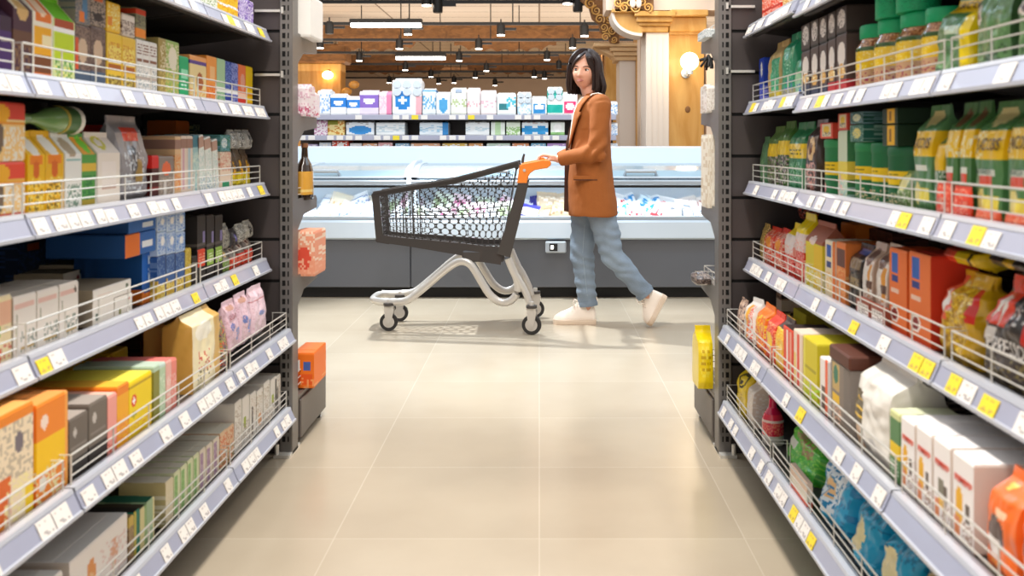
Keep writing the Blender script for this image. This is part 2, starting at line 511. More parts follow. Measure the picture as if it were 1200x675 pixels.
LS = [(500,6,13.3,'w'),(513,14,13.3,'k'),(665,4,13.3,'w'),(677,13,13.3,'k'),(386,39,15.7,'k'),(478,40,15.7,'w'),(587,41,15.7,'w'),(685,42,15.7,'w'),
      (375,56,18.1,'w'),(468,57,18.1,'w'),(561,57,18.1,'w'),(671,56,18.1,'w'),(421,71,20.6,'w'),(538,71,20.6,'w'),(641,70,20.6,'w'),
      (386,82,23.5,'w'),(475,82,23.5,'w'),(570,83,23.5,'w'),(655,80,23.5,'k'),(505,90,25.9,'w'),(557,91,25.9,'w'),(626,90,25.9,'w'),(638,92,25.9,'w'),
      (456,97,28.3,'w'),(514,98,28.3,'w'),(532,97,28.3,'w'),(580,100,28.3,'w')]
proto = {}
for (px, py, d, k) in LS:
    p = wp(px, py, d)
    if k not in proto:
        t = empty('track_spotlight', (0, 0, 0))
        mb = MB(); mb.cyl((0, 0, .0), (0, 0, .17), .072, 14); mb.cyl((0, 0, .17), (0, 0, .2), .05, 12); mb.build('housing', 'black_metal', t, True)
        mb = MB(); mb.cyl((0, 0, -.012), (0, 0, 0), .066, 14, r1=.066); mb.build('lens', 'lamp_white' if k == 'w' else 'black_metal', t, True)
        mb = MB(); mb.box(.07, -.025, .08, .26, .025, .12); mb.build('power_box', 'black_metal', t); mb = MB(); mb.cyl((.0, 0, .19), (0, 0, .27), .013, 6); mb.build('stem', 'black_metal', t)
        proto[k] = t; c = t
    else: c = copy_tree(proto[k])
    c.location = p
    reg(c, 'lit black track spotlight' if k == 'w' else 'unlit black track spotlight', 'hanging from the back hall tracks', 'spotlight', d+px*.001, 'the camera')

# wood-clad pier at the far side with its warm lamp
t = empty('wood_pier', (0, 22, 0))
mb = MB(); a = wp(365, 170, 22); b = wp(400, 74, 22); mb.box(a.x-1.4, 22, 0, b.x, 22.5, b.z, b=.02); wbuild(mb, 'pier_body', 'wood_gold', t)
mb = MB(); mb.box(a.x-1.5, 21.9, b.z, b.x+.12, 22.6, b.z+.45, b=.04); wbuild(mb, 'pier_cap', 'wood_brown', t)
mb = MB()
for k in range(9):
    z = 1.3+k*.16; mb.ell((b.x+.2+.12*math.sin(k*1.7), 22, z), .13, .06, .1, 5)
wbuild(mb, 'carved_edge', 'wood_gold', t, True)
reg(t, 'wood-clad pier with a warm lamp', 'behind the white paper goods', 'pier', 0)
t = empty('wall_lamp', wp(384, 88, 21.85))
mb = MB(); mb.ell((0, 0, 0), .13, .12, .1); mb.build('lamp_shade', 'lamp_warm', t, True)
mb = MB(); mb.cyl((0, 0, 0), (0, .15, .12), .03, 8); mb.build('bracket', 'black_metal', t)
reg(t, 'small warm wall lamp', 'on the far wood pier', 'lamp', 0)

# ------------------------------------------------------------------ pillars and wood panelling on the right
def X(px, d): return (px-VX)*d/F
def Z(py, d): return EH-(py-VY)*d/F
YA = 9.6
t = empty('pilaster', (X(770, YA), YA, 0))
mb = MB(); mb.box(X(757, YA), YA, 0, X(784, YA), YA+.5, Z(38, YA), b=.006)
for k in range(1, 4):
    x = X(757, YA)+(X(784, YA)-X(757, YA))*k/4
    mb.box(x-.004, YA-.006, .3, x+.004, YA, Z(44, YA))
wbuild(mb, 'shaft', 'plaster_white', t)
mb = MB()
for i, (xa, xb, ya, yb, dd) in enumerate([(750, 783, 38, 31, .03), (748, 785, 31, 27, .06), (745, 787, 27, 21, .1), (742, 790, 21, 15, .14)]):
    mb.box(X(xa, YA), YA-dd, Z(ya, YA), X(xb, YA), YA+.5, Z(yb, YA), b=.008)
wbuild(mb, 'capital', 'wood_gold', t)
reg(t, 'white pilaster with a stepped golden wood capital', 'beside the panelled wall', 'pilaster', 0)
t = empty('wood_panelling', (X(805, YA), YA, 0))
mb = MB(); mb.box(X(784.5, YA), YA+.06, 0, X(826, YA), YA+.12, Z(40, YA)); wbuild(mb, 'panel', 'wood_gold', t)
mb = MB(); mb.box(X(784, YA), YA+.02, Z(40, YA), X(828, YA), YA+.3, Z(37, YA)); mb.box(X(784, YA), YA-.02, Z(37, YA), X(828, YA), YA+.3, Z(20, YA), b=.01)
mb.box(X(784, YA), YA-.12, Z(20, YA), X(828, YA), YA+.3, Z(13, YA), b=.01); wbuild(mb, 'entablature', 'wood_gold', t)
mb = MB(); mb.ell((X(807, YA), YA+.058, Z(128, YA)), .028, .006, .036, 8); wbuild(mb, 'knot', 'wood_brown', t, True)
reg(t, 'golden wood panelling with a dark knot', 'beside the white pilaster', 'panelling', 0)
mb = MB(); mb.box(X(829, YA), YA+.05, 0, X(862, YA), YA+.3, 2.4); tag(mb.build('wall_side', 'plaster_pink'), kind='structure')
mb = MB(); mb.box(X(716, YA)-.05, YA+.02, Z(12, YA)+.004, X(862, YA), YA+.5, 3.6)
o = mb.build('wall_upper', 'plaster_pink'); tag(o, kind='structure')
t = empty('globe_lamp', (X(808, 9.4), 9.4, Z(72, 9.4)))
mb = MB(); mb.ell((0, 0, 0), .092, .092, .092, 12); mb.build('globe', 'lamp_globe', t, True)
mb = MB(); mb.cyl((0, 0, -.13), (0, 0, -.08), .035, 12); mb.tube([(0, 0, -.12), (0, .12, -.14), (0, .26, -.1)], .012, 8); mb.cyl((0, .235, -.1), (0, .262, -.1), .05, 12)
mb.build('bracket', 'freezer_frame', t, True)
reg(t, 'round glowing white globe lamp', 'on the golden wood panelling', 'lamp', 0)
# arch springing from the first pilaster
t = empty('arched_soffit', (X(735, YA), YA, 2.4))
def archpoly(xc, zc, rx, rz, th, a0, a1, n=14):
    o = [(xc+rx*math.cos(a0+(a1-a0)*i/n), zc+rz*math.sin(a0+(a1-a0)*i/n)) for i in range(n+1)]
    q = [(xc+(rx-th)*math.cos(a0+(a1-a0)*i/n), zc+(rz-th)*math.sin(a0+(a1-a0)*i/n)) for i in range(n, -1, -1)]
    return o+q
xc, zc = X(752, YA), Z(16, YA)
mb = MB(); mb.prism(archpoly(xc, zc, X(752, YA)-X(716, YA), Z(16, YA)-Z(43, YA), .03, math.pi, 1.5*math.pi), YA-.06, YA+.3); wbuild(mb, 'white_rim', 'plaster_white', t, recalc=True)
poly = [(xc, zc)]+[(xc+(X(719, YA)-X(752, YA))*-math.cos(a)*1, zc-(Z(16, YA)-Z(40, YA))*math.sin(a)) for a in [i*math.pi/2/10 for i in range(11)]]
poly = [(xc, zc)]+[(xc-(X(752, YA)-X(719, YA))*math.cos(a), zc-(Z(16, YA)-Z(40, YA))*math.sin(a)) for a in [i*math.pi/2/10 for i in range(11)]]
mb = MB(); mb.prism(poly, YA-.04, YA+.3); wbuild(mb, 'wood_infill', 'wood_gold', t, recalc=True)
mb = MB(); mb.box(X(716, YA), YA-.1, Z(16, YA), X(752, YA), YA+.4, Z(12, YA), b=.005); wbuild(mb, 'cornice', 'wood_gold', t)
reg(t, 'curved wooden soffit with a white rim', 'over the first pilaster', 'arch', 0)
YB = 11.6
t = empty('pilaster', (X(733, YB), YB, 0))
mb = MB(); mb.box(X(726, YB), YB, 0, X(745, YB), YB+.5, Z(70, YB), b=.006); wbuild(mb, 'shaft', 'plaster_white', t)
mb = MB()
for (xa, xb, ya, yb, dd) in [(721, 746, 71, 66, .04), (718, 748, 66, 61, .08), (714, 749, 61, 56, .12), (695, 750, 56, 52, .16)]:
    mb.box(X(xa, YB), YB-dd, Z(ya, YB), X(xb, YB), YB+.5, Z(yb, YB), b=.008)
mb.prism([(X(695, YB), Z(56, YB)), (X(718, YB), Z(66, YB)), (X(721, YB), Z(71, YB)), (X(724, YB), Z(56, YB))], YB-.02, YB+.3)
wbuild(mb, 'capital', 'wood_pale', t)
mb = MB(); mb.box(X(745, YB), YB-.05, 0, X(750, YB), YB+.3, Z(40, YB)); wbuild(mb, 'wood_edge', 'wood_gold', t)
reg(t, 'narrow white pilaster with a pale wood capital', 'behind the woman', 'pilaster', 0)
mb = MB(); mb.box(X(750, 10.2), 10.2, 0, X(758, 10.2), 10.5, 3.3); mb.box(X(748, 10.4), 10.4, 0, X(751, 10.4), 10.5, 3.3)
o = mb.build('trim_1', 'plaster_pink'); tag(o, kind='structure')
mb = MB(); mb.box(X(710, 13), 13, 0, X(727, 13), 13.3, 2.5); o = mb.build('wall_beyond', 'wood_gold'); tag(o, kind='structure')
mb = MB(); mb.box(X(706, 13.4), 13.4, 0, X(712, 13.4), 13.7, 2.6); o = mb.build('trim_2', 'wood_brown'); tag(o, kind='structure')

# carved scroll brackets
def scroll(cx, cz, y, s, mb, turns=1.6, dirn=1, ph=0):
    pts = []; rs = []
    for i in range(26):
        t = i/25; a = ph+dirn*turns*2*math.pi*t; r = s*(1-.85*t)
        pts.append((cx+r*math.cos(a), y, cz+r*math.sin(a))); rs.append(s*(.2-.1*t))
    mb.tube(pts, 1, 7, rs=rs, up=Vector((0, 1, 0)))
t = empty('carved_bracket', (X(705, 11.4), 11.4, 2.7))
mb = MB()
pl = [(680,0),(726,0),(726,50),(715,50),(712,40),(704,38),(702,28),(694,22),(690,8)]
mb.prism([(X(a, 11.4), Z(b, 11.4)) for a, b in pl], 11.4, 11.5); wbuild(mb, 'board', 'wood_brown', t, recalc=True)
mb = MB()
for (px, py, s) in [(692, 4, 7), (699, 12, 6), (703, 22, 6), (708, 32, 5), (710, 43, 5), (718, 36, 5), (720, 46, 4), (716, 8, 6), (714, 22, 5)]:
    scroll(X(px, 11.35), Z(py, 11.35), 11.38, s*11.35/F, mb, ph=px)
wbuild(mb, 'scrolls', 'wood_gold', t, True)
reg(t, 'carved golden scroll bracket', 'above the woman\'s head', 'ornament', 0)
t = empty('carved_crest', (X(742, 9.4), 9.4, 2.6))
mb = MB(); mb.box(X(721, 9.5), 9.5, Z(13, 9.5), X(766, 9.5), 9.58, Z(-12, 9.5)); wbuild(mb, 'board', 'wood_brown', t)
mb = MB()
for i, px in enumerate([725, 732, 739, 746, 753, 760]):
    scroll(X(px, 9.4), Z(8 if i % 2 else 2, 9.4), 9.45, .05, mb, dirn=1 if i % 2 else -1, ph=i)
    scroll(X(px, 9.4), Z(-6, 9.4), 9.45, .045, mb, dirn=-1 if i % 2 else 1, ph=i+2)
wbuild(mb, 'scrolls', 'wood_gold', t, True)
mb = MB()
for i, px in enumerate([742, 749]):
    mb.ell((X(px, 9.4), 9.44, Z(3, 9.4)), .03, .02, .05, 6)
wbuild(mb, 'white_flowers', 'plaster_white', t, True)
reg(t, 'carved crest with golden scrolls and white flowers', 'on the cornice', 'ornament', 0)

# ================================================================== freezers
def freezer(x0, x1, handles, idx, look):
    t = empty('chest_freezer', ((x0+x1)/2, 7.4, 0)); y = 6.94
    mb = MB(); mb.box(x0+.005, y+.08, 0, x1-.005, 8.3, .085); wbuild(mb, 'kick_plate', 'black_rubber', t)
    mb = MB(); mb.box(x0+.002, y, .085, x1-.002, y+.1, .445, b=.006); mb.box(x0+.002, y+.1, .085, x1-.002, 8.4, .40)
    wbuild(mb, 'front_panel', 'freezer_dark', t)
    mb = MB(); mb.prism([(y-.02, .445), (y-.05, .46), (y-.05, .575), (y-.02, .60), (y+.06, .60), (y+.06, .445)], x0, x1, plane='yz'); wbuild(mb, 'bumper_rail', 'freezer_white', t, recalc=True)
    mb = MB(); mb.box(x0, y-.035, .595, x1, y+.05, .618, b=.004); wbuild(mb, 'glass_sill', 'freezer_frame', t)
    # liner: floor, back and end walls
    mb = MB(); mb.box(x0+.02, y+.1, .40, x1-.02, 7.62, .48); mb.box(x0+.02, 7.6, .4, x1-.02, 7.66, .93); mb.box(x0+.002, y+.02, .4, x0+.02, 7.62, .84); mb.box(x1-.02, y+.02, .4, x1-.002, 7.62, .84)
    wbuild(mb, 'liner', 'freezer_white', t)
    mb = MB(); mb.box(x0+.01, y+.0, .615, x1-.01, y+.008, .835); wbuild(mb, 'front_glass', 'glass', t)
    mb = MB(); mb.box(x0, y-.012, .832, x1, y+.03, .85); wbuild(mb, 'gasket', 'black_rubber', t)
    mb = MB(); mb.box(x0, y-.03, .85, x1, y+.05, .888, b=.008); wbuild(mb, 'lid_rail', 'freezer_frame', t)
    n = len(handles)
    for k, hx in enumerate(handles):
        xa = x0+(x1-x0)*k/n; xb = x0+(x1-x0)*(k+1)/n
        mb = MB()
        prof = [(y+.0, .888), (y+.08, .945), (y+.22, .975), (y+.42, .988), (y+.64, .99)]
        top = [(a, b+.014) for a, b in reversed(prof)]
        mb.prism(prof+top, xa+.006, xb-.006, plane='yz')
        lid = wbuild(mb, 'sliding_lid', 'glass_lid', t, recalc=True)
        mb = MB()
        for xx in (xa+.006, xb-.05):
            mb.prism(prof+[(a, b+.02) for a, b in reversed(prof)], xx, xx+.044, plane='yz')
        mb.box(xa, y+.0, .885, xb, y+.05, .915, b=.005)
        f = mb.build('lid_frame', 'freezer_white', lid, recalc=True)
        mb = MB(); w = .24
        mb.tube([(hx-w/2, y+.04, .915), (hx-w/2+.01, y-.0, .955), (hx+w/2-.01, y-.0, .955), (hx+w/2, y+.04, .915)], .015, 8)
        mb.build('handle', 'freezer_frame', lid, True)
    mb = MB(); mb.prism([(7.56, .96), (7.56, 1.0), (7.62, 1.125), (7.66, 1.14), (8.35, 1.14), (8.4, 1.1), (8.4, .4), (7.64, .4)], x0, x1, plane='yz')
    wbuild(mb, 'upper_housing', 'freezer_white', t, recalc=True)
    mb = MB(); mb.box(x0+.02, 7.575, 1.0, x1-.02, 7.59, 1.012); wbuild(mb, 'seam_strip', 'freezer_frame', t)
    if idx == 1:
        mb = MB(); mb.box(.045, y-.065, .35, .2, y-.0, .435, b=.008); wbuild(mb, 'control_box', 'freezer_frame', t)
        c = [o for o in t.children if o.name.startswith('control_box')][0]
        mb = MB(); mb.box(.075, y-.07, .365, .135, y-.064, .42); mb.build('display', 'black_rubber', c)
        mb = MB(); mb.box(.085, y-.073, .38, .105, y-.069, .405); mb.build('readout', 'tube_white', c)
    reg(t, look, 'across the aisle end', 'freezer', 0)
mat('glass_lid', 'a9c4d2', .12, trans=0, alpha=.8, coat=.6)
freezer(-3.46, -.964, [-3.0, -2.2, -1.62], 0, 'long white chest freezer behind the cart front')
freezer(-.964, 1.54, [-.35, .76], 1, 'long white chest freezer behind the woman')
# end cheek seen between the two lids
mb = MB(); mb.prism([(6.9, .86), (6.93, .93), (7.05, 1.0), (7.3, 1.03), (7.58, 1.03), (7.58, .86)], -.99, -.955, plane='yz')
o = mb.build('freezer_divider', 'freezer_white', recalc=True); reg(o, 'curved white cheek between freezer lids', 'behind the cart', 'freezer divider', 0)

# frozen goods
rnd = random.Random(3)
def frozen(px0, px1, cols, looks, n, zoff=0, seed=0):
    for i in range(n):
        k = i % len(cols)
        if (seed, k) not in FZ:
            FZ[(seed, k)] = pack('pillow', .17, .09, .23, cols[k][0], cols[k][1], nu=8, nv=10, seed=seed*7+k)[0]
        row = i % 2
        d = 7.06+row*.26
        px = px0+(px1-px0)*(i+.5)/n
        o = link('frozen_food_bag', FZ[(seed, k)])
        o.location = (X(px, d), d, .5+row*.05+rnd.random()*.03); o.rotation_euler = (R(-20-rnd.random()*25), R(rnd.uniform(-30, 30)), R(rnd.uniform(-25, 25)))
        reg(o, looks[k], 'in the chest freezers', 'frozen food bag', px, 'the bottle end')
FZ = {}
W_ = 'f3f6fa'
frozen(352, 440, [(W_, 'm 0 .2 1 .8 7a8fc0 .35'), ('e8ecf2', 'c .5 .5 .3 .3 9aa7bb;m 0 0 1 1 ffffff .3'), ('efe3cc', 'm 0 .3 1 .7 d8a860 .35')], ['white and violet bag', 'pale grey frosted bag', 'cream and tan bag'], 12, seed=1)
frozen(442, 610, [('f2dde6', 'm 0 .2 1 .8 c06a92 .4'), ('dfe8dc', 'm 0 .2 1 .8 8fa07a .4'), (W_, 'm 0 .1 1 .6 a9b6c8 .4')], ['pink and white bag', 'green and white bag', 'white and grey bag'], 18, seed=2)
frozen(610, 636, [('4a49b8', 'r 0 .55 1 .8 ffffff'), ('39358f', 'm 0 .3 1 .7 e8e8ff .3')], ['violet blue bag with white band', 'dark blue bag'], 4, seed=3)
frozen(634, 668, [('c9ab88', 'm 0 .2 1 .8 8f7455 .3'), ('d9c3a5', 'm 0 .2 1 .8 f5ead8 .4')], ['tan paper wrapped bag', 'pale brown bag'], 6, seed=4)
frozen(724, 780, [(W_, 'm 0 .1 1 .9 2e8fd0 .45'), ('f4f4f6', 'm 0 .1 1 .8 d8404a .35'), ('dff0fa', 'm .2 .1 .8 .9 3aa0dc .6')], ['white bag with bright blue print', 'white bag with red print', 'pale blue bag'], 14, seed=5)
frozen(780, 840, [('e9edf0', 'c .5 .5 .35 .35 6c7480;c .5 .5 .22 .22 f5f7f8'), ('f2e9e4', 'c .5 .5 .3 .3 c07068')], ['white bag with grey ring', 'cream bag with red spot'], 10, seed=6)

# ================================================================== paper goods shelving behind the freezers
YP = 9.9
rt0 = random.Random(5); mat('tag_white', 'e6e4e2', .5); mat('tag_yellow', 'e8d43a', .5)
t = empty('paper_goods_shelving', (-1, YP, 0))
xa, xb = X(340, YP), X(722, YP)
mb = MB(); mb.box(xa, YP+.45, 0, xb, YP+.5, 1.58)
for k in range(11): mb.box(xa, YP+.435, .2+k*.12, xb, YP+.45, .305+k*.12)
wbuild(mb, 'back_panel', 'panel_steel', t)
for py in (134.5, 158.5, 182):
    z = Z(py, YP); mb = MB(); mb.box(xa, YP, z-.03, xb, YP+.45, z); s = wbuild(mb, 'shelf', 'shelf_steel', t)
    mb = MB(); mb.box(xa, YP-.02, z-.055, xb, YP, z+.0, b=.004); mb.build('price_rail', 'rail_plastic', s)
    x_ = xa+.1
    while x_ < xb-.15:
        if rt0.random() < .6:
            mb = MB(); mb.box(x_, YP-.026, z-.05, x_+.07, YP-.019, z-.004); mb.build('price_tag', 'tag_yellow' if rt0.random() < .14 else 'tag_white', s)
        x_ += .1
reg(t, 'low dark shelving full of white paper goods', 'behind the chest freezers', 'shelving', 0)
def paper(px0, px1, yt, yb, base, ops, look, kind='toilet_paper_pack', cat='toilet paper pack', shape='brick', rolls=False, d=YP+.05, place='on the paper goods shelving', end='the bottle end'):
    z0 = {133: Z(134.5, YP), 158: Z(158.5, YP), 176: Z(182, YP)}[yb]
    w = (px1-px0)*d/F*.97; h = Z(yt, d)-z0
    if yb == 158: h = min(h, Z(134.5, YP)-.06-z0)
    me, _ = pack(shape, w, .26, h, base, ops, nu=10, nv=14, seed=int(px0))
    o = link(kind, me); o.location = (X((px0+px1)/2, d), d, z0)
    if rolls:
        mb = MB(); n = max(2, round(w/.11))
        for r_ in range(2):
            for k in range(n):
                cx = (-.5+(k+.5)/n)*w; cz = h*(.62+.2*r_)
                mb.lathe([(.012, -.012), (w/n*.42, -.012), (w/n*.45, .0), (w/n*.3, .03)], cx, .0, cz, 12, axis='y')
        mb.build('paper_roll', 'freezer_white', o, True)
    reg(o, look, place, cat, px0, end)
P1 = [
 (372,387,104,'eef4fb','m 0 .1 1 .8 8fb6e8 .3','tall white and pale blue pack',0),
 (387,406,109,'f4f8ff','r 0 .35 1 .75 1f7fd8;c .5 .55 .3 .12 ffffff','white pack with strong blue band',0),
 (406,422,112,'f4f8ff','r 0 .35 1 .75 2b84dc;c .5 .55 .3 .12 ffffff','white pack with strong blue band',0),
 (421,444,105,'e9def2','r 0 .3 1 .8 8c6cc8;c .5 .55 .3 .12 ffffff','lilac pack with violet label',0),
 (444,459,106,'f8e2ec','r .6 0 1 1 e88ab2;m 0 .2 .6 .8 f7c8da .4','white pack with pink edge',0),
 (459,495,91,'f6f9fd','c .35 .4 .26 .24 2387d6;c .35 .4 .12 .1 e6f3fc;r .85 0 1 .5 f3b3bd','tall white pack with blue disc',1),
 (495,511,103,'e6f0f8','m 0 .2 1 .7 6fb0dd .5;r 0 .85 1 .92 3c8ac8','pale blue pack with darker lid band',0),
 (511,528,107,'eef4fa','c .5 .4 .35 .3 4fa6dc','white pack with sky blue disc',0),
 (528,547,102,'eceee6','m 0 .3 1 .6 b9c99a .4;r .3 .8 .7 .9 8899b0','pale grey green pack',0),
 (547,563,102,'f6eaec','m 0 .3 1 .5 e5b0b8 .4','pale pink pack',0),
 (563,582,105,'f6ecee','m 0 .3 1 .6 e3c0cc .4','pale pink pack',0),
 (582,605,108,'eef8fa','r .1 .2 .6 .5 2f7d86;m .5 .3 1 .8 54c2d8 .5','white pack with teal block',0),
 (606,623,107,'f8fafc','m 0 0 1 .5 b8daf2 .5','tall white pack of rolls',1),
 (623,641,112,'eef6fc','r .1 .1 .9 .6 2a90d2;c .5 .4 .3 .15 ffffff','white pack with bright blue panel',0),
 (641,660,101,'eefaf8','r 0 .1 1 .35 16b5a8;r 0 .6 1 .85 16b5a8;r .2 .4 .8 .55 ffffff','tall white pack with two teal bands',1),
 (659,677,107,'fbeef2','r .1 .1 .9 .6 e83a78;c .5 .35 .3 .15 ffffff','white pack with crimson panel',0),
 (711,724,118,'eef3fa','m 0 0 1 .8 8db8e6 .4','small blue white pack',0)]
for (a, b, yt, base, ops, look, r_) in P1: paper(a, b, yt, 133, base, ops, look, rolls=bool(r_))
P2 = [
 (368,384,140,'f2e8ee','m 0 0 1 1 c58ab0 .4','mauve and white box','box'),
 (384,404,138,'f0dc9a','m 0 0 1 1 d08a30 .35;r 0 .7 .6 1 8a8a20','yellow and orange pack','box'),
 (405,439,136,'eef4fa','c .5 .35 .4 .3 2c8fd8;m 0 .7 1 1 b9b4b0 .4','wide pack with blue scalloped disc','brick'),
 (440,475,142,'f4f8fa','m 0 .2 1 .7 cfe0ea .4','plain white wide pack','brick'),
 (491,526,142,'e8f2fa','r .85 0 1 1 2e86c8;m 0 .2 .8 .7 a8cfe8 .4','white wide pack with blue end','brick'),
 (545,574,138,'f4f8fb','m 0 .3 1 .6 cfe3ee .4;m 0 .8 1 1 b9b4b0 .4','white pack with grey roll tops','brick'),
 (575,592,139,'eef6ee','r .3 0 .7 1 bfe0b0','white pack with pale green stripe','brick'),
 (593,610,141,'e9f4e2','m 0 0 1 .6 a6d08a .5','light green pack','brick'),
 (611,643,138,'eef6fb','c .25 .35 .22 .3 2196d8;c .75 .35 .22 .3 2196d8;m 0 .8 1 1 c8a8a0 .4','white pack with two blue discs','brick'),
 (645,662,139,'f2f8f0','c .5 .5 .3 .3 ffffff;r 0 0 1 .2 8cc07a','white and green pack','brick'),
 (712,724,143,'eef3fa','m 0 0 1 .8 9cc0ea .4','blue white pack','brick')]
for (a, b, yt, base, ops, look, sh) in P2: paper(a, b, yt, 158, base, ops, look, shape=sh, place='on the middle paper goods shelf')
P3 = [(352,372,169,'c8b8e0'),(374,388,167,'d8e4f4'),(389,409,165,'e25540'),(410,424,168,'f0f0f4'),(425,442,168,'f0b48a'),(443,460,167,'f2b8bc'),(463,480,168,'9cc8e8'),
      (481,516,168,'f4b890'),(518,548,168,'f0c860'),(549,566,168,'f2b070'),(570,598,168,'d8f0e0'),(600,620,168,'f0a070'),(622,640,168,'88c8ec'),(641,664,168,'c8a0e4'),(710,724,168,'d8e4f4')]
NM = {'c8b8e0':'lilac','d8e4f4':'pale blue','e25540':'red','f0f0f4':'white','f0b48a':'peach','f2b8bc':'pink','9cc8e8':'sky blue','f4b890':'salmon','f0c860':'yellow','f2b070':'orange','d8f0e0':'mint','f0a070':'coral','88c8ec':'bright blue','c8a0e4':'violet'}
for (a, b, yt, c) in P3:
    paper(a, b, yt, 176, c, 'c .5 .7 .2 .15 ffffff;m 0 .3 1 .9 ffffff .25', NM[c]+' tissue box', 'tissue_box', 'tissue box', 'box', place='on the lowest paper goods shelf')

# ================================================================== aisle gondolas
LX = {'T': (-1.01, 1.577), 'A': (-1.017, 1.292), 'B': (-1.017, 1.011), 'C': (-1.01, .732), 'D': (-.92, .471), 'E': (-.92, .181)}
RX = {'T': (.775, 1.575), 'A': (.775, 1.292), 'B': (.775, 1.016), 'C': (.775, .734), 'D': (.68, .484), 'E': (.68, .205)}
LBACK, RBACK = -1.50, 1.25
def tag_mesh(col, k):
    mb = MB(); r_ = random.Random(k)
    nu, nv = 8, 8; vs = []; fs = []; cs = []
    for j in range(nv+1):
        for i in range(nu+1): vs.append((i/nu, 0, j/nv))
    for j in range(nv):
        for i in range(nu):
            fs.append((j*(nu+1)+i, j*(nu+1)+i+1, (j+1)*(nu+1)+i+1, (j+1)*(nu+1)+i))
            c = col
            if j in (1, 2) and 1 <= i <= 6 and r_.random() < .5: c = 'b4adab' if col[0] == 'f' and col[1] != '6' else 'c8aa50'
            if j == 6 and 1 <= i <= 5 and r_.random() < .5: c = 'd0c8c2' if col != 'f6dc3a' else 'd8b840'
            cs.append(lin(c))
    n = len(vs); vs += [(x, .0015, z) for x, _, z in vs[:1]+vs[nu:nu+1]+vs[-1:]+vs[-nu-1:-nu]]
    fs.append((n+3, n+2, n+1, n)); cs.append(lin(col))
    mb.add(vs, fs, 0, cs)
    return mb.mesh('price_tag', ['print_card'])
TAGW = [tag_mesh('f1ebe4', k) for k in range(3)]; TAGY = tag_mesh('f6dc3a', 9)
rt = random.Random(11)
